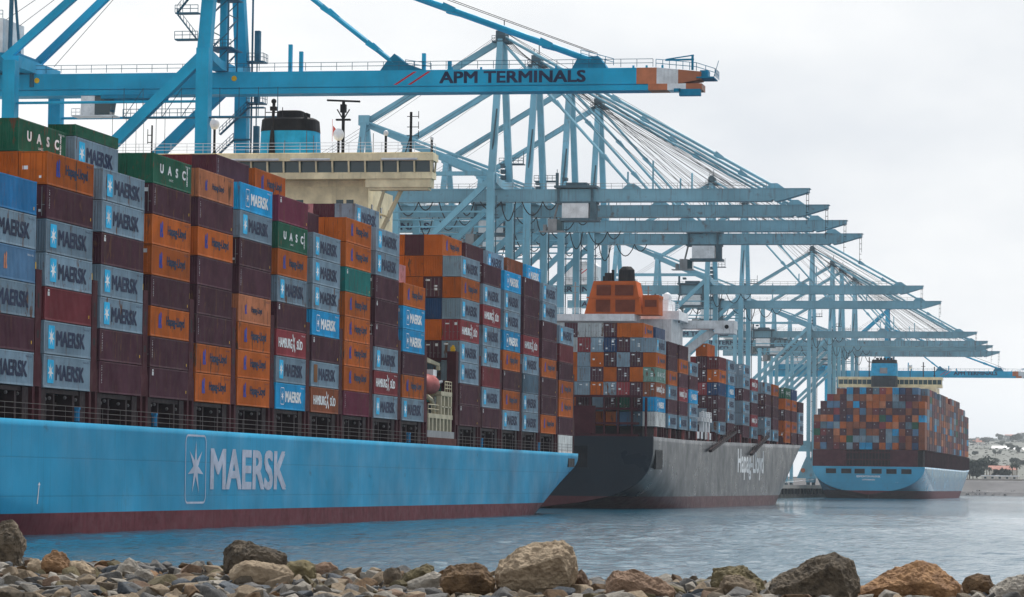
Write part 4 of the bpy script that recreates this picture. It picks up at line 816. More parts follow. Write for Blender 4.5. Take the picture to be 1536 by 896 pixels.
        b = MB(); b.rail([(-47, -4.6, ZT + 1.1), (-36, -4.6, ZT + 1.1)], 1.2, 1.4, 0.06, 2); b.rail([(-46, -4.2, ZT + 6.2), (-37, -4.2, ZT + 6.2)], 1.1, 1.5, 0.05, 2); P(b, 'railing', m_grey)
        # lower gantry head and cable reel near the sill
        b = MB()
        for v in (-V, V): b.prism([(-4.6, 2.8), (3.0, 2.8), (0.8, 11.5), (-0.8, 11.5)], 'y', v - 1.1, v + 1.1)
        P(b, 'leg_foot', body)
        P(MB().tube((-2.0, -V - 1.4, 6.0), (-2.0, -V - 1.08, 6.0), 0.9, 16), 'cable_reel', m_stripe)
    return t, tr
craneA, _ = ship_crane(True, 'bright blue crane with black lettering and striped tip, nearest and largest of the row', 508.0)
craneE, _ = ship_crane(True, 'bright blue far crane whose striped boom tip reaches out behind the far ship funnel', 1790.0)
craneE.location.x += 1.5; craneE.location.z -= 2.0
craneB, trB = ship_crane(False, 'pale blue crane with grey trolley house, first of four behind the bridge', 733.0)
trB.location.x = 17.0
rest = [(776.0, -10, 'pale blue crane, second of the four behind the bridge'), (821.5, -18, 'pale blue crane with rusty boom root, third of the four behind the bridge'), (865.0, 27.5, 'pale blue crane with cab hung left of its trolley house, fourth of four behind bridge'),
        (1090.0, -6, 'pale blue crane over the dark ship, nearer of the middle pair'), (1180.0, -12, 'pale blue crane over the dark ship, farther of the middle pair'),
        (1412.0, -20, 'hazy pale blue crane over the far ship stern, first of its cluster'), (1500.0, -24, 'hazy pale blue crane over the far ship, second of its cluster'),
        (1545.0, -9, 'hazy pale blue crane over the far ship, third of its cluster'), (1612.0, -14, 'hazy pale blue crane over the far ship, last of its cluster')]
for y, u, lb in rest:
    c = copy_tree(craneB); c.location.y = y; c['label'] = lb
    for ch in c.children:
        if ch.name.startswith('trolley') and ch.type == 'EMPTY': ch.location.x = u

# ------------------------------------------------------------------ far shore: bank, hill, trees, houses
def bank():
    b = MB(); n = 60
    xs = [-900 + 1900 * i / n for i in range(n + 1)]
    prof = [(2050, -1.0), (2056, 2.2), (2062, 3.2), (2080, 8.6), (2084, 9.1), (2160, 9.4)]
    vs = []
    for x in xs:
        for y, z in prof: vs.append((x, y + 6 * noise.noise(Vector((x * 0.02, y * 0.02, 3))), z + 0.4 * noise.noise(Vector((x * 0.08, y * 0.1, 0)))))
    m = len(prof); b.add(vs, [(i * m + j, (i + 1) * m + j, (i + 1) * m + j + 1, i * m + j + 1) for i in range(n) for j in range(m - 1)]); return b
m_bank = paint('bank_earth', (0.10, 0.10, 0.105), 0.9, amount=0.4, scale=0.03, world=True)
m_hillm = paint('dry_scrub', (0.13, 0.135, 0.12), 0.95, dirt=(0.10, 0.115, 0.085), amount=0.9, scale=0.012, streak=1.0, world=True)
o = bank().build('embankment', m_bank); tag(o, kind='structure')
def hill_h(x, y):
    d = (y - 2160) / 9300; t = (x / y + 0.088) / 0.026; t = max(0.0, min(1.0, t)); t = t * t * (3 - 2 * t)
    base = 9.2 + 140 * max(0, d) ** 0.9 * t
    return base * (1 + 0.25 * noise.noise(Vector((x * 0.0030, y * 0.0016, 1.7)))) + 8 * noise.noise(Vector((x * 0.01, y * 0.006, 0.3))) * min(1, d * 4)
b = MB(); nx, ny = 130, 90; vs = []
for i in range(nx + 1):
    for j in range(ny + 1):
        x = -2200 + 4700 * i / nx; y = 2150 + 11300 * j / ny; vs.append((x, y, hill_h(x, y)))
b.add(vs, [(i * (ny + 1) + j, (i + 1) * (ny + 1) + j, (i + 1) * (ny + 1) + j + 1, i * (ny + 1) + j + 1) for i in range(nx) for j in range(ny)]); b.smooth = True
o = b.build('hill', m_hillm); tag(o, kind='structure')
m_road = plain('road_pale', (0.36, 0.33, 0.30), 0.9)
b = MB(); b.box(-900, 1000, 2092, 2100, 9.2, 10.1); o = b.build('shore_road', m_road); tag(o, kind='structure')
m_foil = [plain('foliage_dark_hazed', (0.085, 0.10, 0.085), 0.9), plain('foliage_olive_hazed', (0.11, 0.12, 0.10), 0.9), plain('foliage_grey_green_hazed', (0.12, 0.13, 0.115), 0.9)]  # leaf greens paled towards grey, distance haze put into the colour
m_trunk = plain('bark', (0.13, 0.10, 0.075), 0.9)
def crown_mesh(rx, rz, n, seed, leaf):
    q = random.Random(seed); b = MB()
    cl = [(q.gauss(0, .45), q.gauss(0, .45), q.uniform(-.5, .8), q.uniform(.3, .6)) for _ in range(9)]
    for _ in range(n):
        c = q.choice(cl); d = Vector((q.gauss(0, 1), q.gauss(0, 1), q.gauss(0, 1))).normalized() * c[3] * q.random() ** 0.4
        p = Vector(((c[0] + d.x) * rx, (c[1] + d.y) * rx, (c[2] + d.z) * rz)); a = Vector((q.gauss(0, 1), q.gauss(0, 1), q.gauss(0, 1))).normalized() * leaf; e = a.orthogonal().normalized() * leaf
        b.add([p - a, p + e, p + a, p - e * 0.8], [(0, 1, 2, 3)])
    return b.mesh('crown')
CROWN = [crown_mesh(5.5, 4.2, 500, s, 0.9) for s in range(3)]
bb = MB(); bb.tube((0, 0, -0.5), (0, 0, 4.5), 0.35, 6, 0.2); bb.tube((0, 0, 3.5), (1.8, 0.4, 6.5), 0.16, 5, 0.08); bb.tube((0, 0, 3.2), (-1.5, -0.8, 6.0), 0.15, 5, 0.07); TR = bb.mesh('trunk')
bb = MB(); bb.tube((0, 0, -0.5), (0.3, 0, 13), 0.42, 7, 0.3); PT = bb.mesh('trunk')
def palm_mesh():
    b = MB()
    for k in range(26):
        a = k * 2.4; e0 = 0.9 - 1.5 * (k / 26); L = 3.4; pts = []
        for i in range(6):
            t = i / 5; r = L * t * math.cos(e0 * (1 - t)); z = L * (math.sin(e0) * t - 0.75 * t * t); pts.append(Vector((math.cos(a) * r + 0.3, math.sin(a) * r, 13 + z)))
        s = Vector((-math.sin(a), math.cos(a), 0))
        for i in range(5):
            w0 = 0.55 * math.sin(math.pi * (0.12 + i * 0.16)); w1 = 0.55 * math.sin(math.pi * (0.12 + (i + 1) * 0.16)) if i < 4 else 0.02
            b.add([pts[i] - s * w0, pts[i] + s * w0, pts[i + 1] + s * w1, pts[i + 1] - s * w1], [(0, 1, 2, 3)])
    return b.mesh('crown')
PC = palm_mesh(); rh = random.Random(5)
def atray(px, y): return (px - 1743.0) / 5147.0 * y * 1.012              # lateral position for a picture column at distance y
for i, (px, y, s) in enumerate(((1465, 2140, 1.0), (1486, 2135, 1.0), (1494, 2125, 0.62), (1527, 2150, 0.8), (1534, 2150, 0.8), (1475, 2190, 0.75), (1503, 2200, 0.7))):
    x = atray(px, y); z = 9.3 if y <= 2152 else hill_h(x, y)
    o = empty('palm_tree', (x, y, z - 0.3), rh.random() * 6, ['tall palm nearest the far ship bow on the far shore', 'tall slim palm standing between the bushes and the white shed', 'short bushy palm just left of the white shed', 'palm right of the pink roofed house', 'palm at the far right edge of the shore',
        'small hazy palm behind the tall palms', 'small hazy palm above the white shed'][i], 'palm tree', 'palms along the far shore'); o.scale = (s, s, s)
    link('trunk', PT, m_trunk, o); link('crown', PC, m_foil[0], o)
spots = [(1455, 2130, 1.0), (1462, 2128, 0.8), (1470, 2132, 1.15), (1476, 2128, 0.9), (1449, 2132, 0.9), (1510, 2170, 0.8), (1518, 2165, 0.7), (1490, 2260, 1.2)]
for k in range(90): spots.append((rh.uniform(1436, 1545), 2600 + 8000 * rh.random() ** 0.8, -rh.uniform(0.7, 1.3)))
for px in (1468, 1472, 1476, 1480, 1484, 1488, 1500, 1504, 1508, 1512, 1516, 1520, 1524, 1528): spots.append((px, 11300 + rh.uniform(-100, 100), rh.uniform(1.9, 3.2)))
for i, (px, y, s) in enumerate(spots):
    s = -s * y * 1.8e-4 if s < 0 else s
    x = atray(px, y); z = 9.3 if y <= 2172 else hill_h(x, y); k = rh.randrange(3)
    lb = ('dark bushy tree at the foot of the far shore bank', ('dark', 'olive green', 'grey green')[k] + (' tree low on the hazy hillside' if y < 6500 else ' tree high on the hazy hillside under the crest'), 'tree in the hazy grove on the hill crest')[0 if i < 8 else (1 if i < 98 else 2)]
    o = empty('tree', (x, y, z - 0.2), rh.random() * 6, lb, 'tree', ('trees at the shore', ('dark', 'olive', 'grey')[k] + (' trees low on the hillside' if y < 6500 else ' trees high on the hillside'), 'trees on the hill crest')[0 if i < 8 else (1 if i < 98 else 2)]); o.scale = (s, s, s)
    link('trunk', TR, m_trunk, o, (0, 0, 0)); link('crown', CROWN[k], m_foil[0 if i < 8 else k], o, (0, 0, 6.2))
m_wall = plain('house_wall', (0.62, 0.58, 0.52), 0.8); m_tile = plain('roof_terracotta', (0.36, 0.15, 0.10), 0.8); m_pinkroof = plain('roof_pink', (0.45, 0.24, 0.20), 0.8)
def house(px, y, wd, dp, ht, roof, label, z=None, flat=False):
    x = atray(px, y); z = hill_h(x, y) - 1 if z is None else z
    o = empty('house', (x, y, z), 0, label, 'house', 'houses on the far hill')
    b = MB(); b.box(-wd / 2, wd / 2, 0, dp, 0, ht); b.build('wall', m_wall, o)
    if flat: b = MB(); b.box(-wd / 2 - 0.4, wd / 2 + 0.4, -0.4, dp + 0.4, ht, ht + 0.6)
    else: b = MB(); b.prism([(-0.6, ht + 0.01), (dp + 0.6, ht + 0.01), (dp / 2, ht + dp * 0.26)], 'x', -wd / 2 - 0.6, wd / 2 + 0.6)
    b.build('roof', roof, o)
    nwin = max(2, int(wd / 4)); me = None
    for i in range(nwin):
        if me is None: q = MB(); q.box(-0.7, 0.7, -0.06, 0.05, 1.0, min(2.4, ht - 0.4)); me = q.mesh('window')
        link('window', me, m_glass, o, (-wd / 2 + wd * (i + 0.5) / nwin, 0, 0))
house(1509, 2112, 22, 8, 2.4, m_whitep, 'long low white shed on top of the shore bank', 9.4, True)
house(1513, 2185, 17, 10, 6.5, m_pinkroof, 'pink roofed house behind the white shed')
HL = [(1462, 9000, 70, 22, 8, m_pinkroof, 'long pink roofed row house below the hill crest by the far ship'), (1489, 10900, 26, 16, 10, m_whitep, 'small white house between the two groves on the crest'), (1517, 7300, 36, 18, 9, m_tile, 'wide terracotta roofed house mid slope'),
      (1528, 8600, 40, 18, 11, m_pinkroof, 'pink roofed house high at the right of the slope'), (1530, 5300, 30, 14, 8, m_whitep, 'pale flat house at the right above the white shed'), (1500, 9200, 36, 16, 7, m_tile, 'terracotta roofed house under the right grove'),
      (1534, 10300, 22, 16, 36, m_pinkroof, 'tall pale tower house at the right end of the crest'), (1478, 6800, 24, 14, 7, m_tile, 'small tiled house above the tall palms'), (1508, 4800, 20, 14, 7, m_whitep, 'little white roofed house above the pink roofed house'), (1456, 7600, 30, 14, 7, m_pinkroof, 'small pink roofed house just right of the far bow'),
      (1470, 10100, 40, 16, 8, m_whitep, 'white house under the left grove on the crest'), (1521, 10000, 34, 16, 8, m_pinkroof, 'small pink house left of the tall tower house'), (1496, 7900, 28, 14, 7, m_whitep, 'small white house at mid slope between tiled ones'), (1484, 8300, 30, 14, 7, m_tile, 'small tiled house under the row house')]
for a in HL: house(*a)
b = MB(); q = random.Random(8)                                             # scrub and low bushes all over the slope
for i in range(2600):
    y = 2250 + 9500 * q.random() ** 0.85; x = atray(q.uniform(1425, 1552), y); r = y * q.uniform(1.6e-4, 4.2e-4); z = hill_h(x, y); b.mat(q.randrange(3))
    vs = [(x + r * 1.7 * q.uniform(-1, 1), y + r * q.uniform(-1, 1), z + r * q.uniform(-.3, 1)) for _ in range(6)]
    b.add(vs, [(0, 1, 2), (0, 2, 3), (0, 3, 4), (0, 4, 5), (1, 2, 5), (3, 4, 1), (2, 3, 5)])
o = b.build('scrub', m_foil); tag(o, 'scrub and low bushes covering the hazy hillside', 'bushes', None, 'stuff')
# rip-rap along the foot of the embankment
b = MB(); q = random.Random(3)
for i in range(900):
    x = q.uniform(-420, 300); t = q.random(); y = 2050 + 10 * t; z = 0.2 + 2.6 * t; r = q.uniform(0.5, 1.3)
    vs = [(x + r * q.uniform(-1, 1), y + r * q.uniform(-1, 1), z + r * q.uniform(-.8, .9)) for _ in range(6)]
    b.add(vs, [(0, 1, 2), (0, 2, 3), (0, 3, 4), (0, 4, 5), (1, 2, 5), (3, 4, 1), (2, 3, 5)])
o = b.build('riprap', plain('riprap_stone', (0.33, 0.32, 0.31), 0.9)); tag(o, 'pale stones along the foot of the far bank', 'stones', None, 'stuff')
# ------------------------------------------------------------------ containers
CL, CW, CH = 12.19, 2.438, 2.665
def container_mesh(door=False):
    b = MB()
    p = 0.16; fr = 0.11
    b.box(-p, 0, 0, p, 0, CH); b.box(-p, 0, CL - p, CL, 0, CH); b.box(-CW, -CW + p, 0, p, 0, CH); b.box(-CW, -CW + p, CL - p, CL, 0, CH)
    for x0, x1 in ((-fr, -0.004), (-CW + 0.004, -CW + fr)):
        b.box(x0, x1, p, CL - p, 0.003, fr + 0.05); b.box(x0, x1, p, CL - p, CH - fr, CH - 0.003)
    for y0, y1 in ((0.004, fr), (CL - fr, CL - 0.004)):
        b.box(-CW + p, -p, y0, y1, 0.003, fr + 0.05); b.box(-CW + p, -p, y0, y1, CH - fr, CH - 0.003)
    for x0, x1 in ((-0.19, 0.014), (-CW - 0.014, -CW + 0.19)):          # corner castings stand proud
        for y0, y1 in ((-0.014, 0.19), (CL - 0.19, CL + 0.014)):
            for z0, z1 in ((-0.012, 0.12), (CH - 0.12, CH + 0.012)): b.box(x0, x1, y0, y1, z0, z1)
    def corr(n, a0, a1, f):
        st = (a1 - a0) / n; prof = []
        for i in range(n):
            s = a0 + i * st
            prof += [(s, 0.0), (s + st * 0.32, 0.0), (s + st * 0.5, 1.0), (s + st * 0.82, 1.0)]
        prof.append((a1, 0.0))
        vs = []
        for a, d in prof: vs += [f(a, d, 0.13), f(a, d, CH - 0.08)]
        b.add(vs, [(2 * i, 2 * i + 2, 2 * i + 3, 2 * i + 1) for i in range(len(prof) - 1)])
    corr(38, p - 0.01, CL - p + 0.01, lambda a, d, z: (-0.012 - 0.042 * d, a, z))
    corr(38, p - 0.01, CL - p + 0.01, lambda a, d, z: (-CW + 0.012 + 0.042 * d, a, z))
    if not door: corr(9, -CW + p - 0.01, -p + 0.01, lambda a, d, z: (a, 0.02 + 0.042 * d, z))
    else: b.box(-CW + p - 0.01, -p + 0.01, 0.05, 0.09, 0.13, CH - 0.08)
    corr(9, -CW + p - 0.01, -p + 0.01, lambda a, d, z: (a, CL - 0.02 - 0.042 * d, z))
    b.add([(-CW + fr - 0.02, fr - 0.02, CH - 0.03), (-fr + 0.02, fr - 0.02, CH - 0.03), (-fr + 0.02, CL - fr + 0.02, CH - 0.03), (-CW + fr - 0.02, CL - fr + 0.02, CH - 0.03)], [(0, 1, 2, 3)])
    b.add([(-CW + fr - 0.02, fr - 0.02, 0.05), (-fr + 0.02, fr - 0.02, 0.05), (-fr + 0.02, CL - fr + 0.02, 0.05), (-CW + fr - 0.02, CL - fr + 0.02, 0.05)], [(0, 3, 2, 1)])
    return b.mesh('shipping_container')
ME_BOX = container_mesh(False); ME_BOXD = container_mesh(True)
b = MB()
for x0, x1 in ((-CW + 0.18, -CW / 2 - 0.015), (-CW / 2 + 0.015, -0.18)):
    b.box(x0, x1, 0.025, 0.05, 0.17, CH - 0.13)
    for k in range(4): z = 0.42 + k * 0.58; b.box(x0 + 0.06, x1 - 0.06, 0.012, 0.025, z, z + 0.3)
ME_DOOR = b.mesh('door')
b = MB()
for x in (-CW + 0.42, -CW / 2 - 0.24, -CW / 2 + 0.24, -0.42):
    b.tube((x, -0.01, 0.16), (x, -0.01, CH - 0.12), 0.028, 6); b.box(x - 0.05, x + 0.25, -0.03, -0.008, 1.05, 1.10)
ME_ROD = b.mesh('lock_rod')
b = MB(); b.box(-0.95, -0.55, -0.004, 0.004, 1.75, 2.15); b.box(-1.0, -0.35, -0.004, 0.004, 1.3, 1.42); b.box(-2.1, -1.75, -0.004, 0.004, 0.5, 0.8); b.box(-0.9, -0.3, -0.004, 0.004, 2.3, 2.4)
ME_PLATES = [b.mesh('data_plate')]
b = MB(); b.box(-0.8, -0.45, -0.004, 0.004, 1.95, 2.3); b.box(-2.0, -1.5, -0.004, 0.004, 2.05, 2.2); ME_PLATES.append(b.mesh('data_plate'))
b = MB(); b.box(-1.05, -0.62, -0.004, 0.004, 0.95, 1.25); b.box(-1.05, -0.62, -0.004, 0.004, 1.4, 1.6); b.box(-2.15, -1.6, -0.004, 0.004, 2.15, 2.35); ME_PLATES.append(b.mesh('data_plate'))
b = MB(); b.box(-2.1, -1.65, -0.004, 0.004, 1.2, 1.5); b.box(-0.7, -0.5, -0.004, 0.004, 0.5, 0.7); ME_PLATES.append(b.mesh('data_plate'))
T_M = text_mesh('MAERSK', 7.5, 1.3, 0.17); T_B = text_mesh('MAERSK', 6.6, 1.15, 0.16); T_H = text_mesh('Hapag-Lloyd', 5.9, 1.1, 0.11)
T_U = text_mesh('U   A   S   C', 8.2, 0.85, 0.12); T_S1 = text_mesh('HAMBURG', 5.6, 1.0, 0.1); T_S2 = text_mesh('SÜD', 2.5, 1.1, 0.1)
T_UV = text_mesh('UNITED ARAB', 1.7, 0.34, 0.04); T_UC = text_mesh('UASC', 1.3, 0.20); T_ID = text_mesh('TRHU 421', 1.55, 0.15)
ME_STAR = poly_mesh(star_polys(0.80, 0.93, 0.74, 0.36, 7), 'star'); ME_PANEL = poly_mesh([round_rect(0, 1.6, 0, 1.9, 0.12)], 'star_panel')
ME_BOXSTAR = poly_mesh(ring_polys(0, 1.4, 0, 1.75, 0.16, 0.07) + [[(x + 0.04, y + 0.1) for x, y in t] for t in star_polys(0.66, 0.78, 0.55, 0.34, 7)], 'star_emblem')
ME_HL = poly_mesh([[(0, 0.05), (0.3, 0.0), (0.36, 0.95), (0.2, 1.25), (0.02, 1.0)], [(0.42, 0.0), (0.8, 0.05), (0.78, 0.3), (0.66, 0.4), (0.74, 1.2), (0.5, 1.4), (0.42, 0.9)], [(0.30, 0.45), (0.5, 0.45), (0.5, 0.72), (0.30, 0.72)]], 'emblem')
ME_RIB = poly_mesh([[(0, 0), (0.28, 0), (1.15, 1.5), (0.9, 1.5)], [(0.05, 1.75), (0.28, 1.85), (1.3, 0.15), (1.1, -0.1)]], 'ribbon')
ME_CORNER = poly_mesh([[(0, 0), (0.22, 0), (0.22, 0.34), (0, 0.34)], [(0.30, 0), (0.46, 0), (0.46, 0.34), (0.30, 0.34)], [(0.06, 0.4), (0.4, 0.4), (0.4, 0.52), (0.06, 0.52)]], 'side_mark')
ME_RUSTY = poly_mesh([[(0, 0), (0.7, 0.05), (0.72, 0.55), (0.68, 1.2), (0.1, 1.15), (0.03, 0.6)]], 'rust_patch')
ME_YEL = poly_mesh([[(0, 0), (0.16, 0), (0.16, 0.26), (0, 0.26)]], 'warning_mark')
m_rust = plain('rust', (0.20, 0.09, 0.04), 0.8)
SIDE = (R(90), 0, R(90))
N_BOX = 0
def side_mark(name, me, mat, parent, y, z, rot=SIDE, x=0.006): return link(name, me, mat, parent, (x, y, z), rot)

def container(x, y, z, t, label, group, door=None, sx=1.0, deco=True, var=None):
    """one container as a thing: corrugated box with frame, lettering, emblem and (where the end shows) doors with rods"""
    global N_BOX; N_BOX += 1
    if door is None: door = random.random() < 0.35
    o = link('shipping_container', ME_BOXD if door else ME_BOX, CM[t], None, (x, y, z), scale=(1, sx, 1))
    tag(o, label, 'container', group)
    if door:
        d = link('door', ME_DOOR, CM[t], o); link('lock_rod', ME_ROD, m_dkgrey if t != 'H' else CM[t], d)
        if t in 'RVSDNUKG' or random.random() < 0.4: link('data_plate', random.choice(ME_PLATES), m_white, d, (0, 0.006, 0))
    if not deco: return o
    if t in 'MHBUFS' and random.random() < 0.75: side_mark('id_mark', T_ID, m_navy if t in 'MHF' else m_white, o, 10.2, 2.25)
    jy = random.uniform(-0.15, 0.15); jz = random.uniform(-0.05, 0.05)
    if t == 'M':
        p = side_mark('star_panel', ME_PANEL, m_starpanel if var != 'rust' else m_rust, o, 1.1 + jy, 0.42 + jz)
        if var != 'rust': link('star', ME_STAR, m_white, p, (0, 0, 0.004))
        side_mark('lettering', T_M, m_navy, o, 3.2 + jy, 0.68 + jz)
    elif t in 'P':
        side_mark('emblem', ME_HL, m_stripe, o, 4.6, 0.75); side_mark('lettering', T_ID, m_white, o, 10.2, 2.1)
    elif t == 'B':
        side_mark('star_emblem', ME_BOXSTAR, m_white, o, 1.9 + jy, 0.45 + jz); side_mark('lettering', T_B, m_white, o, 3.8 + jy, 0.72 + jz)
    elif t in 'HF':
        k = 0.7 if t == 'F' else 1.0
        e = side_mark('emblem', ME_HL, m_hlblue, o, 2.3 + jy, 0.75 + jz); e.scale = (k * 1.25, k * 1.1, 1)
        l = side_mark('lettering', T_H, m_navy, o, 4.7 + jy, 0.85 + jz); l.scale = (k, k, 1)
    elif t in 'UQ':
        side_mark('lettering', T_U, m_white, o, 2.1 + jy, 1.0 + jz); side_mark('side_lettering', T_UV, m_white, o, 10.95, 0.55, (R(90), R(-90), R(90)))
        side_mark('caption', T_UC, m_white, o, 5.0, 0.55)
    elif t in 'SK' and var != 'plain':
        side_mark('lettering', T_S1, m_white, o, 0.9 + jy, 0.85 + jz); side_mark('ribbon', ME_RIB, m_white, o, 6.5 + jy, 0.55 + jz); side_mark('lettering', T_S2, m_white, o, 8.3 + jy, 0.85 + jz)
    else:
        if random.random() < 0.5: side_mark('side_lettering', T_ID, m_white, o, 0.75, 0.75, (R(90), R(-90), R(90)))
        else: side_mark('side_mark', ME_CORNER, m_white, o, 0.7, 1.95)
        if random.random() < 0.7: side_mark('warning_mark', ME_YEL, m_yellow, o, 11.5, random.choice((0.35, 0.6)))
    return o

ORD = 'first second third fourth fifth sixth seventh eighth ninth tenth eleventh twelfth thirteenth fourteenth fifteenth sixteenth seventeenth eighteenth'.split()
def look(t, var=None):
    c = CNAME[t]
    if var == 'rust': return 'grey container with rusty panel'
    if var == 'plain': return 'plain %s container' % c
    return {'M': 'grey container with star panel', 'B': 'sky blue container with white star', 'H': 'orange container with dark lettering', 'F': 'faded orange container', 'U': 'green container with white letters',
            'S': 'red container with white lettering', 'K': 'rust brown container with white lettering'}.get(t, c + ' container')

# ---- ship 1 (near blue ship): bay y positions, side stacks from the bottom tier up
S0, BP, GAP = 249.58, 14.7554, 4.39
X1, ZB1, TH = -88.5, 11.88, 2.734
def bay_y(k): return S0 + BP * k + (GAP if k > 11 else 0)
STACK1 = {0: 'MRMPML', 1: 'MMDMMRH', 2: 'RRMMRMM', 3: 'RRHRHHRU', 4: 'HHRRRHRF', 5: 'HHHFRRMB', 6: 'BMSRMHUV', 7: 'KmRBMMM', 8: 'VHHHHTHH', 9: 'MSMRRRMM', 10: 'MHRBBH',
          12: 'RRMMSMHM', 13: 'RMDMMSMR', 14: 'MHRHBMMB', 15: 'MMGMSRRR', 16: 'HRRHRRMM', 17: 'RHHRDM'}
UPPER1 = [  # (bay, row, tier, type)
 (1, 1, 6, 'H'), (1, 1, 7, 'U'), (1, 2, 7, 'U'), (2, 1, 7, 'M'), (3, 1, 7, 'U'), (5, 1, 8, 'R'), (5, 2, 8, 'D'), (5, 3, 8, 'D'), (6, 1, 8, 'H'), (7, 1, 7, 'R'), (8, 1, 7, 'H'),
 (9, 1, 8, 'M'), (9, 2, 8, 'R'), (9, 3, 8, 'X'), (10, 1, 6, 'X'),
 (12, 1, 8, 'H'), (12, 2, 8, 'R'), (12, 3, 8, 'H'), (12, 1, 7, 'H'), (12, 2, 7, 'H'), (12, 3, 7, 'H'), (12, 1, 6, 'R'), (12, 2, 6, 'H'), (12, 3, 6, 'K'), (12, 1, 5, 'N'), (12, 2, 5, 'R'),
 (12, 1, 4, 'H'), (12, 2, 4, 'R'), (12, 1, 3, 'R'), (12, 2, 3, 'M'), (12, 1, 2, 'G'), (12, 1, 1, 'T'),
 (13, 1, 8, 'R'), (14, 1, 8, 'M'), (15, 1, 8, 'K'), (16, 1, 8, 'B')]
G1 = 'containers stacked on the near blue ship'
used1 = set(); bays_sorted = sorted(STACK1)
for k, st in STACK1.items():
    for i, t in enumerate(st):
        var = None
        if t == 'm': t, var = 'M', 'rust'
        lb = '%s, %s up in %s side stack, near ship' % (look(t, var), ORD[i], ORD[bays_sorted.index(k)])
        fd = {12: {0: False, 1: True, 3: True, 6: False, 7: False}}.get(k, {}).get(i)
        container(X1, bay_y(k), ZB1 + TH * i, t, lb, G1, door=fd, var=var)
        used1.add((k, 0, i))
for k, r, i, t in UPPER1:
    lb = '%s, %s tier, %s row behind %s side stack, near ship' % (look(t, 'plain' if t == 'K' else None), ORD[i], ORD[r - 1], ORD[bays_sorted.index(k)])
    container(X1 - 2.5 * r, bay_y(k), ZB1 + TH * i, t, lb, G1, door=((k, r, i) in {(12, 1, 6), (4, 0, 7), (12, 1, 3)}), var='plain' if t == 'K' else None)
    used1.add((k, r, i))
# the white unit under the last stack and the low open-top box on the second bay
container(X1 + 0.01, bay_y(17), ZB1 - TH + 0.02, 'W', 'white container standing on the deck under the last side stack at the stern, near ship', G1, deco=False)
o = container(X1 - 2.5, bay_y(2), ZB1 + TH * 8, 'U', 'low green half-height container on top of the grey one behind the third side stack', G1, door=False, deco=False); o.scale.z = 0.36
used1.add((2, 1, 8))

# ---- ship 2 (dark ship with orange casing)
X2, Y2, ZB2, TH2, SX2 = -92.0, 628.4, 15.35, 2.74, 1.03
BAY2 = [628.4, 644.2, 659.4, 674.2, 719.5, 735.0, 762.7, 778.8, 806.0, 822.6, 850.0, 865.4, 882.0]
STACK2 = ['WBKQHM', 'MRMHRR', 'MRSRHR', 'MMBRM', 'MRRNHD', 'RMMBMM', 'RMMRMM', 'MSRMS', 'MMRRM', 'MRRRH', 'HHRHU', 'RHRHN', 'RMMR']
STERN2 = {0: 'YBKUHM', 1: 'GRRHRMH', 2: '.USRMRH', 3: 'HRMHRNR', 4: 'HMHRHMY', 5: 'HRMMMSY', 6: '.HMHHYR'}
END2 = {(4, 1): 'RMRSRRH', (4, 2): 'HRRNR'}
G2 = 'containers stacked on the dark ship'
used2 = set()
for k, st in enumerate(STACK2):
    for i, t in enumerate(st):
        lb = '%s, %s up in %s side stack, dark ship' % (look(t), ORD[i], ORD[k])
        container(X2, BAY2[k], ZB2 + TH2 * i, t, lb, G2, door=True if k in (0, 4, 6, 8, 10) else False, sx=SX2)
        used2.add((k, 0, i))
for r, st in STERN2.items():
    if r == 0: continue
    for i, t in enumerate(st):
        if t == '.': continue
        lb = '%s, %s tier, %s column from the corner of dark ship stern face' % (CNAME[t] + ' container', ORD[i], ORD[r])
        container(X2 - 2.47 * r, BAY2[0], ZB2 + TH2 * i, t, lb, G2, door=True, sx=SX2, deco=(r == 1 and i == 6), var='plain')
        used2.add((0, r, i))
for (k, r), st in END2.items():
    for i, t in enumerate(st):
        lb = '%s, %s tier, %s row behind the side, facing lifeboat gap, dark ship' % (CNAME[t] + ' container', ORD[i], ORD[r - 1])
        container(X2 - 2.47 * r, BAY2[k], ZB2 + TH2 * i, t, lb, G2, door=True, sx=SX2, deco=False)
        used2.add((k, r, i))

# ---- all remaining containers (inner rows, third ship) as one mass
PAL = 'MRHBRDMKUNYSLRHRMGRHPR'
stuff = MB(); SK = sorted(COL); rs = random.Random(11)
def sbox(x, y, z, t, L=CL, frame=False):
    stuff.mat(SK.index(t)); stuff.box(x - CW, x, y, y + L, z, z + CH - 0.02)
    if frame:                                                # ribs and lock rods of the end that faces the quay entrance
        for a in (0.06, 0.62, 1.22, 1.82, 2.38): stuff.box(x - a - 0.05, x - a + 0.05, y - 0.06, y - 0.002, z + 0.05, z + CH - 0.1)
for k, st in STACK1.items():
    n0 = len(st)
    for r in range(1, 20):
        if k == 12 and 6 <= r <= 12: continue
        top = n0
        if r == 1 and k in (1, 2, 5, 6, 7, 9, 10, 13, 14, 15, 16): top = n0 + 1
        if r in (2, 3) and k in (5, 9): top = n0 + 1
        if k == 1 and r >= 1: top = 8
        if k == 2 and r > 1: top = 8
        if k == 3 and r > 1: top = 7
        if k == 7: top = 8
        if k == 12: top = 9 if r <= 3 else 8
        for i in range(top):
            if (k, r, i) not in used1: sbox(X1 - 2.5 * r, bay_y(k), ZB1 + TH * i, rs.choice(PAL))
for k, st in enumerate(STACK2):
    for r in range(1, 18):
        top = 7 if k in (0, 1) else len(st)
        for i in range(top):
            if (k, r, i) not in used2: sbox(X2 - 2.47 * r, BAY2[k], ZB2 + TH2 * i, rs.choice(PAL), CL * SX2)
X3, Y3, ZB3 = -90.9, 1346.0, 19.2
ROWTOP3 = [7, 9, 9, 9, 9, 9, 9, 9, 9, 9, 9, 9, 8, 8, 8, 7, 5]      # stern face columns, near corner first
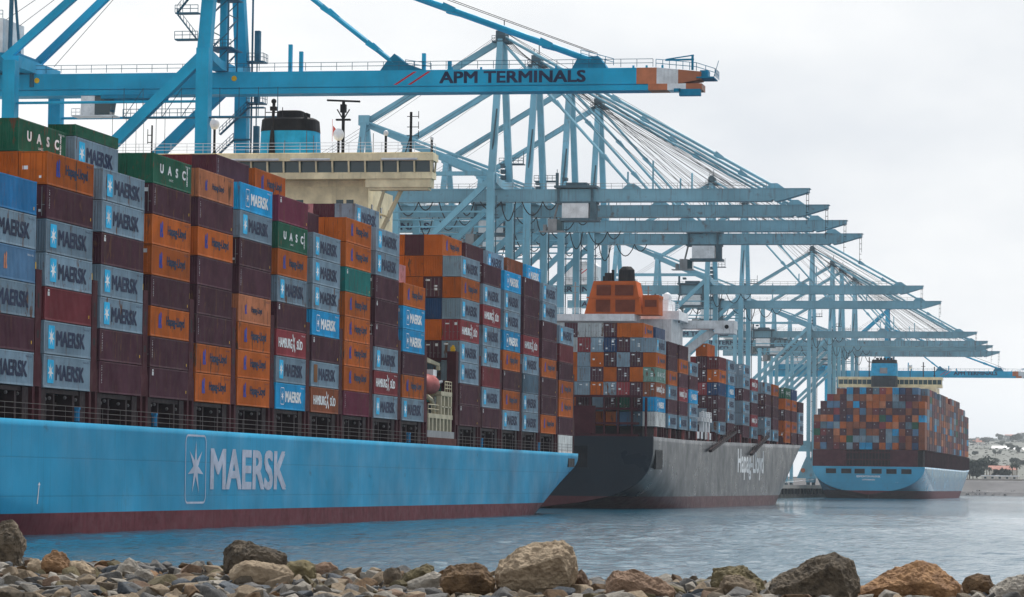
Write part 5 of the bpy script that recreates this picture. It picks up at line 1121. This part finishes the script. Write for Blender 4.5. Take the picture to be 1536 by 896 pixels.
SIDE3 = [7, 9, 9, 9, 9, 8, 9, 9, 9, 9, 8, 9, 9, 9, 9, 9, 8, 8, 8, 7, 7]
for k in range(21):
    y = Y3 + 14.75 * k; run = None
    for r in range(17):
        top = ROWTOP3[r] if k == 0 else min(SIDE3[k], 9 if r < 14 else 6)
        for i in range(top):
            t = rs.choice('RHKRKRKDGMPRDKRMVRHRBGRSURNKKPRMFR')
            run = t; sbox(X3 - 2.56 * r - 0.04, y, ZB3 + 2.7 * i, t, frame=(k == 0))
            if k == 0 and t in 'RDNSG' and rs.random() < 0.5:
                stuff.mat(SK.index('Y')); q = rs.uniform(0.5, 1.7); stuff.box(X3 - 2.56 * r - q - 0.4, X3 - 2.56 * r - q, y - 0.05, y - 0.004, ZB3 + 2.7 * i + 1.5, ZB3 + 2.7 * i + 1.95)
for k in range(2, 21):                                             # hold stacks below deck level along the third ship's side
    for i in (0, 1): pass
o = stuff.build('stacked_containers', [CM[c] for c in SK]); tag(o, 'far and inner containers stacked on the ships', 'containers', None, 'stuff')
print('individual containers', N_BOX)
# ------------------------------------------------------------------ foreground: shore bank, boulders, stones
def stone_mat(name, rgb, dark, sc, lich=None):
    m = bpy.data.materials.new(name); m.use_nodes = True; t = m.node_tree; n = t.nodes; L = t.links.new
    p = n['Principled BSDF']; p.inputs['Roughness'].default_value = 0.86; p.inputs['Specular IOR Level'].default_value = 0.3
    co = n.new('ShaderNodeTexCoord'); oi = n.new('ShaderNodeObjectInfo'); ml = n.new('ShaderNodeMath'); ml.operation = 'MULTIPLY'; ml.inputs[1].default_value = 53.0; L(oi.outputs['Random'], ml.inputs[0])
    cx = n.new('ShaderNodeCombineXYZ'); [L(ml.outputs[0], cx.inputs[k]) for k in range(3)]
    ad = n.new('ShaderNodeVectorMath'); L(co.outputs['Object'], ad.inputs[0]); L(cx.outputs[0], ad.inputs[1])
    def nz(s, d=6, ro=0.65):
        z = n.new('ShaderNodeTexNoise'); z.inputs['Scale'].default_value = s; z.inputs['Detail'].default_value = d; z.inputs['Roughness'].default_value = ro; L(ad.outputs[0], z.inputs['Vector']); return z.outputs['Fac']
    r = n.new('ShaderNodeValToRGB'); r.color_ramp.elements[0].position = 0.32; r.color_ramp.elements[0].color = (*dark, 1); r.color_ramp.elements[1].position = 0.62; r.color_ramp.elements[1].color = (*rgb, 1)
    e = r.color_ramp.elements.new(0.8); e.color = (*[min(1, c * 1.35) for c in rgb], 1); L(nz(sc), r.inputs[0])
    hs = n.new('ShaderNodeHueSaturation'); mr = n.new('ShaderNodeMapRange'); mr.inputs['To Min'].default_value = 0.72; mr.inputs['To Max'].default_value = 1.25; L(oi.outputs['Random'], mr.inputs['Value']); L(mr.outputs[0], hs.inputs['Value']); L(r.outputs[0], hs.inputs['Color'])
    L(hs.outputs[0], p.inputs['Base Color'])
    bp = n.new('ShaderNodeBump'); bp.inputs['Strength'].default_value = 0.9; bp.inputs['Distance'].default_value = 0.05; L(nz(sc * 5, 8, 0.7), bp.inputs['Height']); L(bp.outputs[0], p.inputs['Normal'])
    return m
SM = {'grey': stone_mat('stone_grey', (0.22, 0.215, 0.205), (0.10, 0.10, 0.10), 6), 'blue grey': stone_mat('stone_blue_grey', (0.13, 0.15, 0.17), (0.06, 0.07, 0.085), 6), 'tan': stone_mat('stone_tan', (0.37, 0.29, 0.20), (0.19, 0.14, 0.09), 5),
      'orange brown': stone_mat('stone_orange_brown', (0.36, 0.205, 0.10), (0.15, 0.08, 0.04), 5), 'brown': stone_mat('stone_brown', (0.20, 0.125, 0.065), (0.075, 0.045, 0.025), 5), 'dark': stone_mat('stone_dark', (0.19, 0.15, 0.105), (0.045, 0.036, 0.026), 5),
      'pale': stone_mat('stone_pale', (0.42, 0.385, 0.33), (0.22, 0.20, 0.17), 6), 'olive': stone_mat('stone_olive', (0.20, 0.165, 0.085), (0.08, 0.065, 0.035), 5), 'reddish': stone_mat('stone_reddish', (0.28, 0.185, 0.125), (0.13, 0.08, 0.05), 5)}
def bank_z(x, y):
    z = 3.17 - (x + 18.5) * 0.0120 + 0.06 * noise.noise(Vector((x * 0.4, y * 0.4, 0)))
    if y > 55.5: z -= (y - 55.5) * 0.55
    return z
b = MB(); nx, ny = 120, 60; vs = []
for i in range(nx + 1):
    for j in range(ny + 1):
        x = -60 + 90 * i / nx; y = 30 + 38 * j / ny; vs.append((x, y, bank_z(x, y) - 0.10 + 0.05 * noise.noise(Vector((x * 2, y * 2, 4)))))
b.add(vs, [(i * (ny + 1) + j, (i + 1) * (ny + 1) + j, (i + 1) * (ny + 1) + j + 1, i * (ny + 1) + j + 1) for i in range(nx) for j in range(ny)])
o = b.build('shore_bank', SM['dark']); tag(o, kind='structure')
def hull_stone(seed, n=16, flat=0.55):
    q = random.Random(seed); bm = bmesh.new()
    for _ in range(n):
        d = Vector((q.gauss(0, 1), q.gauss(0, 1), q.gauss(0, 1))).normalized()
        bm.verts.new((d.x * q.uniform(.75, 1.0), d.y * q.uniform(.6, .95), d.z * flat * q.uniform(.7, 1.0)))
    r = bmesh.ops.convex_hull(bm, input=bm.verts)
    bmesh.ops.delete(bm, geom=[v for v in bm.verts if not v.link_faces], context='VERTS')
    bmesh.ops.bevel(bm, geom=list(bm.edges), offset=0.035, segments=1, affect='EDGES')
    bmesh.ops.recalc_face_normals(bm, faces=bm.faces)
    me = bpy.data.meshes.new('stone'); bm.to_mesh(me); bm.free(); return me
STN = [hull_stone(40 + i, 11 + i % 5, 0.38 + 0.07 * (i % 5)) for i in range(18)]
def boulder_mesh(seed, pts=None, rough=0.045):
    """angular boulder: convex hull, subdivided, edges worn and faces broken by noise"""
    q = random.Random(seed); bm = bmesh.new()
    for p in (pts or []): bm.verts.new(p)
    bmesh.ops.convex_hull(bm, input=bm.verts)
    bmesh.ops.delete(bm, geom=[v for v in bm.verts if not v.link_faces], context='VERTS')
    bmesh.ops.triangulate(bm, faces=bm.faces)
    for _ in range(6):
        ed = [e for e in bm.edges if e.calc_length() > 0.035]
        if not ed: break
        bmesh.ops.subdivide_edges(bm, edges=ed, cuts=1); bmesh.ops.triangulate(bm, faces=[f for f in bm.faces if len(f.verts) > 3])
    for _ in range(1): bmesh.ops.smooth_vert(bm, verts=bm.verts, factor=0.5, use_axis_x=True, use_axis_y=True, use_axis_z=True)
    bm.normal_update()
    for v in bm.verts:
        c = v.co * 2.6 + Vector((seed, 0, 0)); h = noise.noise(c) * 0.9 - 0.7 * abs(noise.noise(c * 1.9)) + 0.55 * (0.3 - abs(noise.noise(c * 4.1))) + 0.3 * noise.noise(c * 9.0) + 0.16 * noise.noise(c * 18)
        v.co += v.normal * h * rough
    bmesh.ops.recalc_face_normals(bm, faces=bm.faces)
    me = bpy.data.meshes.new('boulder'); bm.to_mesh(me); bm.free()
    return me
def px_to_bank(px, py, y):
    """bank point under a picture position at distance y (layout numbers were read off the photograph)"""
    X = px - 768; Y = py - 448; c, s = math.cos(ROL), math.sin(ROL); X, Y = X * c + Y * s, -X * s + Y * c
    d = rt * 0 + fw * 5147 + r0 * X - u0 * Y
    k = y / d.y; return Vector((0, 0, CAMZ)) + d * k
# outline in picture units (x right, z up from the boulder's base), distance, colour, label, lump list
BOULD = [
 ([(0, 778), (18, 779), (31, 800), (33, 815), (26, 842), (-22, 842), (-26, 795)], 47.5, 'dark', 'tall dark lichen-flecked boulder at the left edge of the shore', 0.5),
 ([(60, 842), (66, 832), (80, 823), (98, 830), (112, 845), (112, 856), (60, 856)], 48, 'orange brown', 'rusty orange boulder near the left end of the shore', 0.35),
 ([(38, 850), (44, 836), (58, 838), (64, 856), (38, 856)], 48.5, 'tan', 'small tan stone beside the rusty orange boulder', 0.2),
 ([(104, 842), (126, 840), (144, 853), (142, 862), (104, 862)], 47.5, 'tan', 'tan slab leaning right of the rusty orange boulder', 0.25),
 ([(170, 858), (178, 843), (193, 834), (206, 842), (214, 858)], 48, 'pale', 'pale peaked stone rising alone left of the big dark boulder', 0.22),
 ([(200, 862), (205, 850), (226, 852), (232, 864)], 47.5, 'pale', 'whitish small stone right of the pale peaked stone', 0.15),
 ([(329, 846), (334, 824), (350, 811), (376, 810), (398, 818), (432, 829), (436, 848), (420, 862), (332, 862)], 48.5, 'dark', 'big dark boulder with pale top left of the middle', 0.55),
 ([(342, 858), (352, 846), (366, 839), (384, 850), (430, 846), (444, 860), (424, 872), (346, 872)], 46, 'tan', 'flat tan stone in front of the big dark boulder', 0.3),
 ([(422, 852), (434, 841), (456, 839), (472, 847), (474, 864), (428, 866)], 47, 'olive', 'olive brown boulder just right of the big dark boulder', 0.3),
 ([(470, 850), (482, 844), (496, 842), (508, 852), (506, 862), (470, 862)], 48, 'reddish', 'pair-sized reddish stone between the olive boulder and bare water', 0.2),
 ([(574, 862), (580, 852), (598, 850), (604, 860), (600, 872), (576, 872)], 47, 'dark', 'small black stone left of the leaning olive slab', 0.16),
 ([(598, 870), (606, 858), (640, 844), (652, 850), (650, 866), (610, 876)], 46.5, 'olive', 'leaning olive slab at the middle of the shore', 0.25),
 ([(610, 874), (650, 856), (664, 860), (640, 878), (612, 880)], 45.5, 'pale', 'pale slanted slab below the leaning olive slab', 0.2),
 ([(658, 868), (668, 852), (690, 846), (712, 843), (730, 852), (746, 872), (740, 884), (664, 884)], 46.5, 'brown', 'rough brown boulder left of the largest tan boulder', 0.4),
 ([(740, 862), (748, 842), (776, 822), (800, 812), (846, 809), (860, 822), (866, 852), (850, 876), (760, 884), (742, 878)], 46.5, 'tan', 'largest tan grey boulder of the shore with sunlit slanting top', 0.7),
 ([(848, 880), (856, 862), (872, 852), (882, 862), (890, 884)], 46, 'reddish', 'reddish broken stone at the right foot of the largest boulder', 0.25),
 ([(904, 870), (918, 858), (950, 854), (962, 862), (988, 866), (1012, 884), (990, 894), (910, 890)], 45.5, 'reddish', 'low flat brown boulder right of the largest boulder', 0.4),
 ([(1065, 874), (1070, 854), (1092, 850), (1112, 850), (1142, 868), (1150, 884), (1070, 886)], 46.5, 'olive', 'olive brown boulder beside the dark sloping boulder', 0.4),
 ([(1078, 880), (1088, 864), (1112, 862), (1134, 874), (1136, 888), (1082, 890)], 45, 'tan', 'sandy stone in front of the olive brown boulder at right', 0.25),
 ([(1152, 886), (1164, 868), (1200, 846), (1250, 830), (1276, 842), (1288, 872), (1286, 896), (1154, 896)], 45.5, 'dark', 'big dark sloping boulder right of the middle', 0.6),
 ([(1286, 886), (1310, 868), (1340, 856), (1374, 843), (1402, 846), (1418, 860), (1440, 878), (1430, 896), (1288, 896)], 46, 'orange brown', 'wide orange tan wedge boulder at the right of the shore', 0.6),
 ([(1443, 876), (1450, 866), (1466, 861), (1484, 863), (1488, 878), (1482, 890), (1448, 890)], 45.5, 'brown', 'rounded brown stone between the orange wedge and right slab', 0.25),
 ([(1485, 888), (1510, 868), (1545, 860), (1575, 866), (1580, 892), (1488, 896)], 45, 'pale', 'pale sloping slab at the right edge of the shore', 0.4)]
for i, (ol, y, c, lb, dep) in enumerate(BOULD):
    cxp = sum(p[0] for p in ol) / len(ol); base = max(p[1] for p in ol) + 6
    y = 41.0
    while y < 56.0:
        o0 = px_to_bank(cxp, base + 3, y)
        if o0.z <= bank_z(o0.x, y) + 0.02: break
        y += 0.1
    o0 = px_to_bank(cxp, base, y); kx = y / 5147 * 1.02
    q = random.Random(i * 7 + 1); pts = []
    for (a, p) in ol:
        X = (a - cxp) * kx; Z = (base - p) * kx
        sh = q.uniform(0.55, 0.95) if Z > 0.12 else 1.0
        pts += [(X, q.uniform(-0.12, 0.12) * dep, Z), (X * q.uniform(0.7, 0.92), -dep * q.uniform(0.6, 1.0) * 0.62, Z * sh * 0.86), (X * q.uniform(0.6, 0.9), dep * q.uniform(0.5, 1.0), Z * sh * 0.9)]
    pts += [(X_, 0, -0.15) for X_ in (min(p[0] for p in pts) * 0.8, max(p[0] for p in pts) * 0.8)]
    o = link('boulder', boulder_mesh(i + 3, pts, 0.05 if dep > 0.3 else 0.03), SM[c], None, o0)
    tag(o, lb, 'boulder', 'boulders along the shore')
# stones of the bank: the largest in view one by one, the rest as one mass
q = random.Random(21); cand = []
for k in range(9000):
    y = 39.0 + 17.8 * q.random(); x = q.uniform(-0.372, -0.004) * y + q.uniform(-0.4, 0.9)
    s = 0.07 + 0.20 * q.random() ** 2.4
    cand.append((x, y, s))
grid = {}; keep = []
for x, y, s in sorted(cand, key=lambda c: -c[2]):
    ok = True
    for gx in range(int((x - 0.35) // 0.35), int((x + 0.35) // 0.35) + 1):
        for gy in range(int((y - 0.35) // 0.35), int((y + 0.35) // 0.35) + 1):
            for (a, b_, c) in grid.get((gx, gy), ()):
                if (a - x) ** 2 + (b_ - y) ** 2 < (0.62 * (s + c)) ** 2: ok = False
    if ok: grid.setdefault((int(x // 0.35), int(y // 0.35)), []).append((x, y, s)); keep.append((x, y, s))
keep.sort(key=lambda c: -c[2] / c[1])
names = ['grey'] * 8 + ['blue grey'] * 4 + ['tan'] * 7 + ['pale'] * 8 + ['dark'] * 4 + ['brown'] * 2 + ['olive']* 2 + ['orange brown', 'reddish']
ZN = [(40, 'at the left end by the tall dark boulder'), (200, 'near the pale peaked stone'), (400, 'below the big dark boulder'), (560, 'right of the olive brown boulder'), (700, 'below the leaning olive slab'), (860, 'around the largest tan boulder'), (1020, 'near the low flat brown boulder'), (1200, 'around the dark sloping boulder'), (1400, 'below the orange tan wedge'), (1540, 'at the right end of the shore')]
LBL = {k: '%s broken stone lying in the rubble of the shore' % k for k in SM}
mass = {}
for i, (x, y, s) in enumerate(keep):
    c = q.choice(names); me = STN[q.randrange(18)]
    e = Euler((q.gauss(0.15, 0.35), q.gauss(0, 0.35), q.random() * 6.28)); sc = (s * q.uniform(0.85, 1.35), s * q.uniform(.8, 1.2), s * q.uniform(.8, 1.25)); p = (x, y, bank_z(x, y) + s * 0.22 - 0.03 + q.random() * 0.05)
    if i < 275:
        o = link('stone', me, SM[c], None, p, e, sc); pxs = 1743 + (x / y - 0.0) * 5147 * 1.0; zn = min(ZN, key=lambda t: abs(t[0] - pxs))[1]; sz_ = 'large ' if s > 0.19 else ('small ' if s < 0.12 else ''); tag(o, '%s%s broken stone %s' % (sz_, c, zn), 'stone', '%s%s stones %s' % (sz_, c, zn))
    else: mass.setdefault(c, []).append((me, Matrix.LocRotScale(Vector(p), e, Vector(sc))))
b = MB(); ck = list(SM)
for c, lst in mass.items():
    b.mat(ck.index(c))
    for me, mtx in lst: b.add([mtx @ v.co for v in me.vertices], [tuple(p.vertices) for p in me.polygons])
for k in range(14000):                                                     # gravel between them
    y = 38.5 + 19 * q.random(); x = q.uniform(-0.38, 0.0) * y + q.uniform(-0.4, 0.9); s = q.uniform(0.018, 0.06); b.mat(ck.index(q.choice(names)))
    z = bank_z(x, y) - 0.03 + q.random() * 0.03
    vs = [(x + s * q.uniform(-1, 1), y + s * q.uniform(-1, 1), z + s * q.uniform(-.3, 1)) for _ in range(5)]
    b.add(vs, [(0, 1, 2), (0, 2, 3), (0, 3, 4), (1, 2, 4), (2, 3, 4), (0, 4, 1), (1, 4, 3)])
o = b.build('gravel', [SM[c] for c in ck]); tag(o, 'small stones and gravel covering the shore bank', 'gravel', None, 'stuff')
print('stones', len(keep), 'gravel faces', len(b.f))

# ------------------------------------------------------------------ haze
b = MB(); b.box(-3600, 3600, -60, 13600, -3.0, 330); 
hm = bpy.data.materials.new('haze'); hm.use_nodes = True; t = hm.node_tree; t.nodes.clear(); ou = t.nodes.new('ShaderNodeOutputMaterial'); pv = t.nodes.new('ShaderNodeVolumePrincipled')
pv.inputs['Density'].default_value = 0.00004; pv.inputs['Color'].default_value = (0.86, 0.93, 1.0, 1); pv.inputs['Anisotropy'].default_value = 0.2
t.links.new(pv.outputs[0], ou.inputs['Volume'])
o = b.build('haze', hm); tag(o, 'sea haze', kind='stuff')
